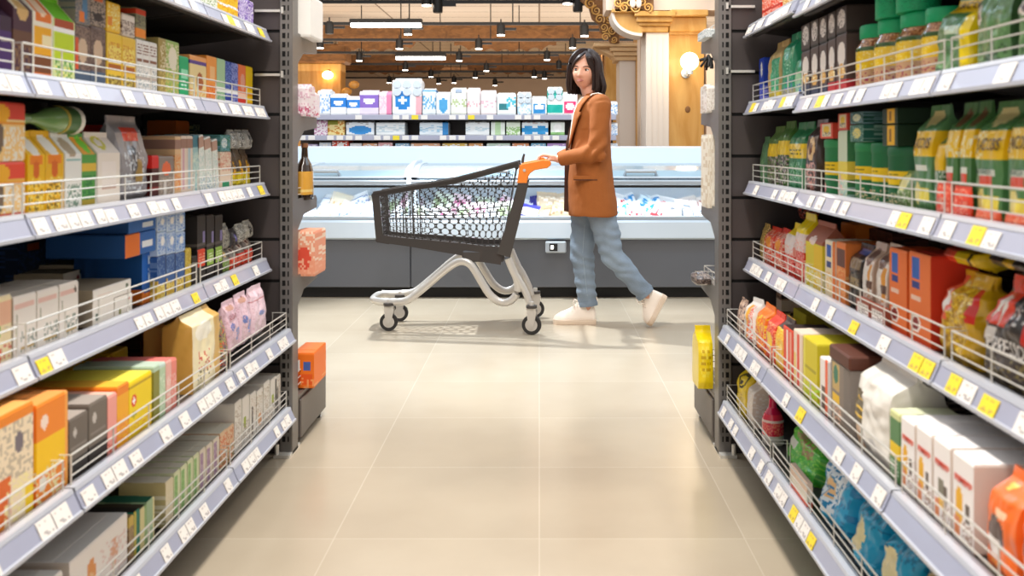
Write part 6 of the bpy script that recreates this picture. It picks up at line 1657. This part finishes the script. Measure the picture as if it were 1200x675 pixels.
# front wisps framing the forehead
for s_, n_ in ((-1, 5), (1, 6)):
    for k in range(n_):
        x0 = .014+.003*k*s_
        pts = [Vector((.014, -.05, .118)), Vector((.014+s_*(.02+.004*k), -.088+.003*k, .085)), Vector((s_*(.046+.003*k), -.082+.006*k, .045)), Vector((s_*(.064+.002*k), -.058+.006*k, -.0)), Vector((s_*(.068+.003*k), -.052+.008*k, -.055)), Vector((s_*(.066+.003*k), -.055+.009*k, -.112))]
        mb.tube([hl(*p) for p in smooth(pts, 4)], 1, 7, rs=[.008]*8+[.0085]*8+[.006, .0055, .005, .004, .003])
for k in range(26):
    t_ = k/25; a = R(75+70*t_); q0 = skull(a, R(60), .02); q1 = skull(a, R(92), .024)
    w_ = r_.uniform(.6, 1.3)
    pts = [skull(a, R(25), .012), q0, q1, Vector((q1.x*(1+.14*w_), q1.y*1.0, -.05)), Vector((q1.x*(1+.24*w_), q1.y*.98, -.09)), Vector((q1.x*(1+.20*w_), q1.y*.95-.004*w_, -.122-.016*r_.random()))]
    mb.tube([hl(*p) for p in smooth([Vector(p) for p in pts], 3)], 1, 6, rs=[.006]*4+[.009]*4+[.008]*4+[.006, .005, .004, .0025])
hair = mb.build('hair', 'hair', person, True)

# ---- blazer
def ring(c, rx, ry, n=28, e=.85, tw=0):
    out = []
    for k in range(n):
        a = 2*math.pi*k/n+tw
        ca, sa = math.cos(a), math.sin(a)
        out.append(Vector((c[0]+rx*math.copysign(abs(ca)**e, ca), c[1]+ry*math.copysign(abs(sa)**e, sa), c[2])))
    return out
def loftrings(mb, rings, cap0=False, cap1=False):
    n = len(rings[0]); o = len(mb.v); vs = [tuple(p) for r in rings for p in r]; fs = []
    for i in range(len(rings)-1):
        for k in range(n):
            l = (k+1) % n; fs.append((i*n+k, i*n+l, (i+1)*n+l, (i+1)*n+k))
    if cap0: fs.append(tuple(reversed(range(n))))
    if cap1: fs.append(tuple(range((len(rings)-1)*n, len(rings)*n)))
    mb.add(vs, fs)
coat = MB()
secs = [  # py, left px, right px, half depth(y)
 (253.5, 667.5, 726, .215, .9), (240, 667, 725.3, .212, .9), (215, 667, 722, .205, .9), (190, 668.5, 718.5, .195, .88), (165, 671, 716.5, .19, .85), (145, 673.5, 715.5, .195, .85), (130, 676, 714, .2, .85), (121, 679, 712, .19, .9), (115.5, 683, 709.5, .15, 1), (111.5, 685, 705, .1, 1), (110, 687, 702, .07, 1)]
rings_ = []
for k, (py, xl, xr, hy, e) in enumerate(secs):
    a, b = X(xl, 5.82), X(xr, 5.82)
    z = Z(py, 5.82); 
    rg = ring(((a+b)/2, PY-.005, z), (b-a)/2, hy, 36, e)
    for i, p in enumerate(rg):
        wv = noise.noise(Vector((p.x*5, p.y*5, p.z*7)))*.006*(1 if k < 8 else .3)
        d_ = Vector((p.x-(a+b)/2, p.y-PY, 0)); d_.normalize(); rg[i] = p+d_*wv
        if k < 6 and d_.x > .6: rg[i].x += 0
    rings_.append(rg)
# shoulders: widen sideways sections near the sleeve heads
loftrings(coat, rings_, True, True)
def sleeve(sh, el, wr):
    d1 = el-sh; d2 = wr-el
    up_ = ([sh+Vector((-.012, .02 if sh.y < PY else -.02, .03)), sh+Vector((0, 0, -.005)), sh+d1*.3, sh+d1*.65, sh+d1*.97], [.045, .064, .064, .061, .054])
    lo_ = ([el-d2*.04, el+d2*.25, el+d2*.5, el+d2*.75, el+d2*.95], [.053, .055, .051, .046, .044])
    m_ = MB()
    for pts, rs in (up_, lo_):
        P = smooth([Vector(p) for p in pts], 4); RR = []
        for i in range(len(P)):
            f = i/4; k = min(int(f), len(rs)-2); RR.append(rs[k]+(rs[k+1]-rs[k])*(f-k))
        m_.tube(P, 1, 24, rs=RR)
    m_.ell(tuple(el), .055, .055, .055, 10); m_.ell(tuple(sh+Vector((-.005, .012 if sh.y < PY else -.012, .0))), .07, .065, .062, 10)
    coat.add(m_.v, m_.f)
sleeve(sh_n, el_n, wr_n); sleeve(sh_f, el_f, wr_f)
bl = coat.build('blazer', 'coat_wool', person)
bake(bl, [('REMESH', dict(mode='VOXEL', voxel_size=.006)), ('SMOOTH', dict(factor=.5, iterations=8))])
nrm_ = [v.normal.copy() for v in bl.data.vertices]
for v, n_ in zip(bl.data.vertices, nrm_):      # soft folds: round the elbow, down the back, across the waist
    q = v.co
    fe = math.exp(-((q-el_n).length/.11)**2)+math.exp(-((q-el_f).length/.11)**2)
    dirn = (wr_n-el_n).normalized()
    w1 = math.sin((q.x*70-q.z*55)+3*noise.noise(q*9))*.009*fe
    w2 = noise.noise(Vector((q.x*9, q.y*9, q.z*2.5)))*.010*(1 if q.z < 1.25 else .4)
    w3 = noise.noise(q*22)*.0022
    v.co = q+n_*(w1+w2+w3)
bl.data.update()
def strip(pts, wdir, w, th, name, m, parent):
    mb = MB(); vs = []; n = len(pts)
    for i, p in enumerate(pts):
        ww = w[i] if isinstance(w, list) else w
        p = Vector(p); a = wdir*ww/2; t = Vector((0, -th, 0))
        vs += [p-a, p+a, p+a+t, p-a+t]
    fs = [(0, 3, 2, 1), (4*n-4, 4*n-3, 4*n-2, 4*n-1)]
    for i in range(n-1):
        for k in range(4):
            l = (k+1) % 4; fs.append((4*i+k, 4*i+l, 4*i+4+l, 4*i+4+k))
    mb.add(vs, fs); return mb.build(name, m, parent, False, True)
# far front panel hanging open, its dark lining seen ahead of the body
mb = MB()
lp = [(676,128),(671,140),(667,152),(663.5,168),(662,190),(661.5,215),(661,248),(671,250),(673,215),(674,180),(680,140),(682,128)]
mb.prism([(X(a, 5.9), Z(b, 5.9)) for a, b in lp], 5.93, 5.945); mb.build('open_front_lining', 'coat_lining', bl, False, True)
# lapels and shirt follow the chest
ZS = [(Z(py, 5.82), X(xl, 5.82), X(xr, 5.82), hy, e) for py, xl, xr, hy, e in secs]
def chest(z, th, off):     # th degrees from straight ahead (-x) towards the camera side
    for p, q in zip(ZS, ZS[1:]):
        if z <= q[0]: break
    t = min(1, max(0, (z-p[0])/(q[0]-p[0]))); xl, xr, hy, e = [p[k]+(q[k]-p[k])*t for k in (1, 2, 3, 4)]
    a = math.pi+R(th); ca, sa = math.cos(a), math.sin(a)
    return Vector(((xl+xr)/2+((xr-xl)/2+off)*math.copysign(abs(ca)**e, ca), PY-.005+(hy+off)*math.copysign(abs(sa)**e, sa), z))
def panel(rows, off, name, m, parent, nn=6):
    """rows: (z, th0, th1)"""
    mb = MB(); vs = []
    for z, t0, t1 in rows:
        for k in range(nn+1): vs.append(chest(z, t0+(t1-t0)*k/nn, off+.004*math.sin(math.pi*k/nn)))
    fs = [(i*(nn+1)+k, i*(nn+1)+k+1, (i+1)*(nn+1)+k+1, (i+1)*(nn+1)+k) for i in range(len(rows)-1) for k in range(nn)]
    mb.add(vs, fs); o = mb.build(name, m, parent, True, True)
    md = o.modifiers.new('t', 'SOLIDIFY'); md.thickness = .006; md.offset = 0
    return o
panel([(1.12, -12, 10), (1.2, -16, 14), (1.3, -22, 20), (1.38, -28, 26), (1.43, -34, 32), (1.452, -40, 40)], .012, 'shirt', 'shirt', person)
for s_ in (1, -1):
    rows = [(1.13, 12, 13), (1.17, 11, 22), (1.24, 14, 33), (1.31, 17, 44), (1.352, 19, 54), (1.356, 20, 44), (1.40, 24, 52), (1.44, 36, 62), (1.457, 50, 78)]
    panel([(z, a_*s_, b_*s_) for z, a_, b_ in rows], .018, 'lapel', 'coat_wool', bl)
# pocket flap and a dark strip painted in as the shade below it
yq = 5.712
mb = MB(); mb.box(X(672, yq), yq-.006, Z(210.5, yq), X(700, yq), yq+.02, Z(206, yq), b=.002); mb.build('pocket_flap', 'coat_wool', bl)
mb = MB(); mb.box(X(672, yq), yq-.008, Z(211.3, yq), X(700, yq), yq+.01, Z(210.3, yq)); mb.build('flap_shadow_strip', 'coat_lining', bl)
# standing collar around the back of the neck
mb = MB(); NX, NY = X(693, 5.91), 5.91; n_ = 15; vs = []
for i in range(n_):
    a = R(-128+256*i/(n_-1))
    for (rr_, zz) in ((.058, 1.452), (.066, 1.452), (.060, 1.492), (.053, 1.492)):
        vs.append((NX+math.cos(a)*rr_, NY+math.sin(a)*rr_*1.05, zz-.012*(1-math.cos(a))))
fs = [(0, 1, 2, 3), (4*n_-1, 4*n_-2, 4*n_-3, 4*n_-4)]
for i in range(n_-1):
    for k in range(4): fs.append((4*i+k, 4*i+4+k, 4*i+4+(k+1) % 4, 4*i+(k+1) % 4))
mb.add(vs, fs); mb.build('collar', 'coat_wool', bl, True, True)
# cream strap over the shoulder
mb = MB()
mb.tube([pw(689, 115, 5.80)+Vector((0, 0, .0)), pw(694, 110.5, 5.80), pw(701, 109.5, 5.80), pw(708, 112, 5.80), pw(713, 118, 5.82)], .006, 8, flat=3)
mb.build('shoulder_strap', 'shirt', person, True)

# ---- jeans
def trouser(hip, kn, an, name, rr, folds):
    mb = MB()
    pts = [hip+Vector((0, 0, .06)), hip, hip.lerp(kn, .33), hip.lerp(kn, .7), kn, kn.lerp(an, .25), kn.lerp(an, .6), kn.lerp(an, .98)]
    P = smooth([Vector(p) for p in pts], 6); RR = []
    for i in range(len(P)):
        f = i/6; k = min(int(f), len(rr)-2); v = rr[k]+(rr[k+1]-rr[k])*(f-k)
        v *= 1+folds*.02*math.sin(i*1.9+kn.x*9)*(1 if i > 14 else .2)
        RR.append(v)
    mb.tube(P, 1, 24, rs=RR)
    for i in range(len(mb.v)):
        q = Vector(mb.v[i]); k = noise.noise(q*14)*.007+noise.noise(q*30)*.003; mb.v[i] = (q.x+k, q.y+k*.5, q.z+k*.4)
    return mb
jm = trouser(hip_n, kn_n, an_n, 'j', [.1, .105, .094, .082, .074, .069, .062, .058], 1)
jf = trouser(hip_f, kn_f, an_f, 'j', [.1, .105, .094, .084, .077, .071, .064, .060], 1)
jm.add(jf.v, jf.f)
jm.ell((X(692, PY), PY, .87), .128, .165, .12, 12)
jeans = jm.build('jeans', 'denim', person, True)
bake(jeans, [('REMESH', dict(mode='VOXEL', voxel_size=.007)), ('SMOOTH', dict(factor=.5, iterations=2))])
nrm_ = [v.normal.copy() for v in jeans.data.vertices]
for v, n_ in zip(jeans.data.vertices, nrm_):
    q = v.co
    fe = .35+math.exp(-((q-kn_n).length/.13)**2)+math.exp(-((q-kn_f).length/.12)**2)+.8*math.exp(-((q.z-.2)/.09)**2)
    w1 = math.sin((q.z*95+q.x*30)+5*noise.noise(q*7))*.0035*fe
    v.co = q+n_*(w1+noise.noise(q*17)*.004)
jeans.data.update()
def cuff(kn, an, r):
    mb = MB(); d = (an-kn).normalized(); p = kn.lerp(an, .93)
    mb.tube([p, p+d*.012, p+d*.03], r, 20, rs=[r, r*1.05, r*1.03]); return mb.build('cuff', 'denim', jeans, True)
cuff(kn_n, an_n, .059); cuff(kn_f, an_f, .061)
mb = MB()
a = kn_f+Vector((.0, -.078, 0))
mb.tube([hip_f.lerp(kn_f, .55)+Vector((.0, -.09, 0)), a, kn_f.lerp(an_f, .8)+Vector((0, -.063, 0))], .0018, 5); mb.build('side_seam', 'denim_light', jeans)

# ---- high-top shoes
def shoe(heel, toe, up, yc, name):
    """heel/toe on the sole line; up = direction from the sole to the ankle"""
    f = (toe-heel); L = f.length; f.normalize(); sd = f.cross(up).normalized()
    s = empty(name, (0, 0, 0)); s.parent = person
    def P(a, b, c): return heel+f*a*L+sd*b+up*c
    mb = MB(); rings = []
    outline = [(0, .026), (.06, .035), (.25, .036), (.5, .041), (.72, .048), (.88, .042), (.97, .025), (1.0, .01)]
    def hwid(t):
        for (a, wa), (b, wb) in zip(outline, outline[1:]):
            if t <= b: return wa+(wb-wa)*(t-a)/(b-a)
        return .01
    n = 22
    vs = []
    for z_, g_ in ((0, 1), (.006, 1.05), (.026, 1.06), (.032, 1.02)):
        for k in range(n): 
            t = k/(n-1); vs.append(P(t, hwid(t)*g_, z_))
        for k in range(n):
            t = 1-k/(n-1); vs.append(P(t, -hwid(t)*g_, z_))
    m2 = 2*n; fs = [tuple(reversed(range(m2))), tuple(range(3*m2, 4*m2))]
    for r0 in range(3):
        for k in range(m2):
            l = (k+1) % m2; fs.append((r0*m2+k, r0*m2+l, (r0+1)*m2+l, (r0+1)*m2+k))
    mb.add(vs, fs); mb.build('sole', 'shoe_sole', s, True, True)
    # upper: cross sections along the foot
    mb = MB(); hs = [(.0, .06, .9), (.05, .135, 1), (.15, .165, 1), (.30, .168, 1), (.40, .150, 1), (.48, .125, 1), (.6, .104, 1), (.75, .086, 1), (.88, .072, 1), (.97, .052, .92), (1.0, .034, .7)]
    rings = []
    for t, hgt, wf in hs:
        hw = hwid(t)*wf; rg = []
        tw_ = .8 if t < .45 else .62
        for k in range(15):
            a = math.pi*k/14
            b = math.cos(a)*.95; c = math.sin(a)
            hh = .010+(hgt-.010)*c**.8
            nar = 1-(1-tw_)*c**2
            rg.append(P(t, b*hw*nar, hh))
        rings.append(rg)
    vs = [p for r in rings for p in r]; fs = []
    for i in range(len(rings)-1):
        for k in range(14): fs.append((i*15+k, i*15+k+1, (i+1)*15+k+1, (i+1)*15+k))
    fs.append(tuple(reversed(range(15)))); fs.append(tuple(range((len(rings)-1)*15, len(rings)*15)))
    for i in range(len(rings)-1): fs.append((i*15, (i+1)*15, (i+1)*15+14, i*15+14))
    mb.add(vs, fs); u_ = mb.build('upper', 'shoe', s, True, True)
    md = u_.modifiers.new('s', 'SUBSURF'); md.levels = 1; md.render_levels = 1
    mb = MB()
    for k, t in enumerate((.44, .5, .56, .62, .68)):
        h0 = .134-.014*k
        mb.tube([P(t, -.026, h0-.02), P(t+.01, -.012, h0), P(t+.012, .012, h0), P(t, .026, h0-.02)], .0032, 6)
    c0 = P(.43, 0, .145)
    for q in (-1, 1):
        mb.tube(smooth([c0, c0+f*.02+sd*.02*q+up*.012, c0+f*.03+sd*.035*q-up*.01, c0+f*.015+sd*.028*q-up*.03], 3), .0026, 6)
    mb.build('laces', 'shoe', s, True)
    mb = MB(); a = P(.03, 0, .165); mb.tube([P(.0, 0, .12), P(-.03, 0, .15), P(.0, 0, .18)], .004, 6); mb.build('heel_tab', 'shoe', s, True)
    return s
y1 = 5.965
shoe(Vector((X(698.5, y1), y1, .0)), Vector((X(648, y1), y1, .0)), Vector((0, 0, 1)), y1, 'shoe')
y2 = 5.85
hv = pw(781.5, 347, y2); tv = pw(762.5, 383.2, y2); tv.z = .008
fdir = (tv-hv).normalized(); upv = Vector((0, -1, 0)).cross(fdir); 
if upv.x > 0: upv = -upv
shoe(hv, tv+fdir*-.0, upv.normalized(), y2, 'shoe')
# ================================================================== camera, light
cam = D.cameras.new('camera'); co = D.objects.new('camera', cam); COL.objects.link(co)
co.location = (0, 0, EH); co.rotation_euler = (R(90), 0, 0)
cam.sensor_width = 36; cam.lens = F/1200*36
cam.shift_x = -(VX-600)/1200; cam.shift_y = -(337.5-VY)/1200
cam.dof.use_dof = True; cam.dof.focus_distance = 5.9; cam.dof.aperture_fstop = 4.4
cam.clip_end = 100
SC.camera = co
w = D.worlds.new('hall_light'); SC.world = w; w.use_nodes = True
w.node_tree.nodes['Background'].inputs[0].default_value = (1.0, .975, .95, 1); w.node_tree.nodes['Background'].inputs[1].default_value = .66
def area(name, loc, sx, sy, power, col, rot=(0, 0, 0)):
    l = D.lights.new(name, 'AREA'); l.shape = 'RECTANGLE'; l.size = sx; l.size_y = sy; l.energy = power; l.color = col
    o = D.objects.new(name, l); COL.objects.link(o); o.location = loc; o.rotation_euler = rot; return o
def spot(name, loc, target, power, col, size=60, blend=.5, rad=.05):
    l = D.lights.new(name, 'SPOT'); l.energy = power; l.color = col; l.spot_size = R(size); l.spot_blend = blend; l.shadow_soft_size = rad
    o = D.objects.new(name, l); COL.objects.link(o); o.location = loc
    o.rotation_euler = (Vector(target)-Vector(loc)).to_track_quat('-Z', 'Y').to_euler(); return o
area('aisle_strip_lamp', (-.12, 1.6, 4.3), .45, 4.4, 165, (1, .95, .88))
area('walkway_cool_fill', (0, 5.6, 3.3), 6, .5, 48, (.5, .76, 1))  # added unseen fill, tinted blue to cool the floor near the freezers
area('freezer_lamp', (-.2, 7.3, 3.3), 7, .6, 20, (.8, .92, 1))
area('paper_goods_lamp', (-1, 9.0, 3.0), 5, .4, 38, (.95, .98, 1), (R(35), 0, 0))
area('back_hall_up_fill', (0, 19, 2.9), 14, 10, 330, (1, .92, .82), (R(180), 0, 0))  # added upward fill for the hall ceiling, no fixture of its own
area('back_hall_front_fill', (-2, 13.5, 2.2), 12, .6, 260, (1, .9, .78), (R(100), 0, 0))  # added fill aimed at the fronts of beams and valances
area('far_hall_fill', (0, 30, 3.4), 16, 8, 500, (1, .88, .74), (R(20), 0, 0))  # added fill that brightens the far end of the hall
area('freezer_inner_lamp', (-1, 7.05, .82), 5, .03, 15, (.9, .96, 1), (R(20), 0, 0))
spot('walkway_spotlight', (-1.1, 6.5, 3.4), (-.3, 5.8, 0), 520, (.88, .95, 1), 60, .6, .05)
spot('aisle_spotlight', (1.2, 3.6, 3.4), (.45, 3.6, 0), 60, (1, .93, .82), 50, .4, .04)
spot('pilaster_spotlight', (1.0, 8.6, 3.3), (1.3, 9.6, 1.6), 5, (1, .9, .75), 70, .6, .05)
pl_ = D.lights.new('globe_glow', 'POINT'); pl_.energy = 4; pl_.color = (1, .82, .55); pl_.shadow_soft_size = .1
o = D.objects.new('globe_glow', pl_); COL.objects.link(o); o.location = (X(808, 9.2), 9.15, Z(72, 9.4))
SC.view_settings.view_transform = 'Standard'; SC.view_settings.look = 'None'; SC.view_settings.gamma = 1
SC.view_settings.exposure = .42; SC.view_settings.use_curve_mapping = False
SC.cycles.use_denoising = True
try: SC.cycles.denoiser = 'OPENIMAGEDENOISE'
except Exception: pass
SC.cycles.max_bounces = 8; SC.cycles.transparent_max_bounces = 16
finish_labels()
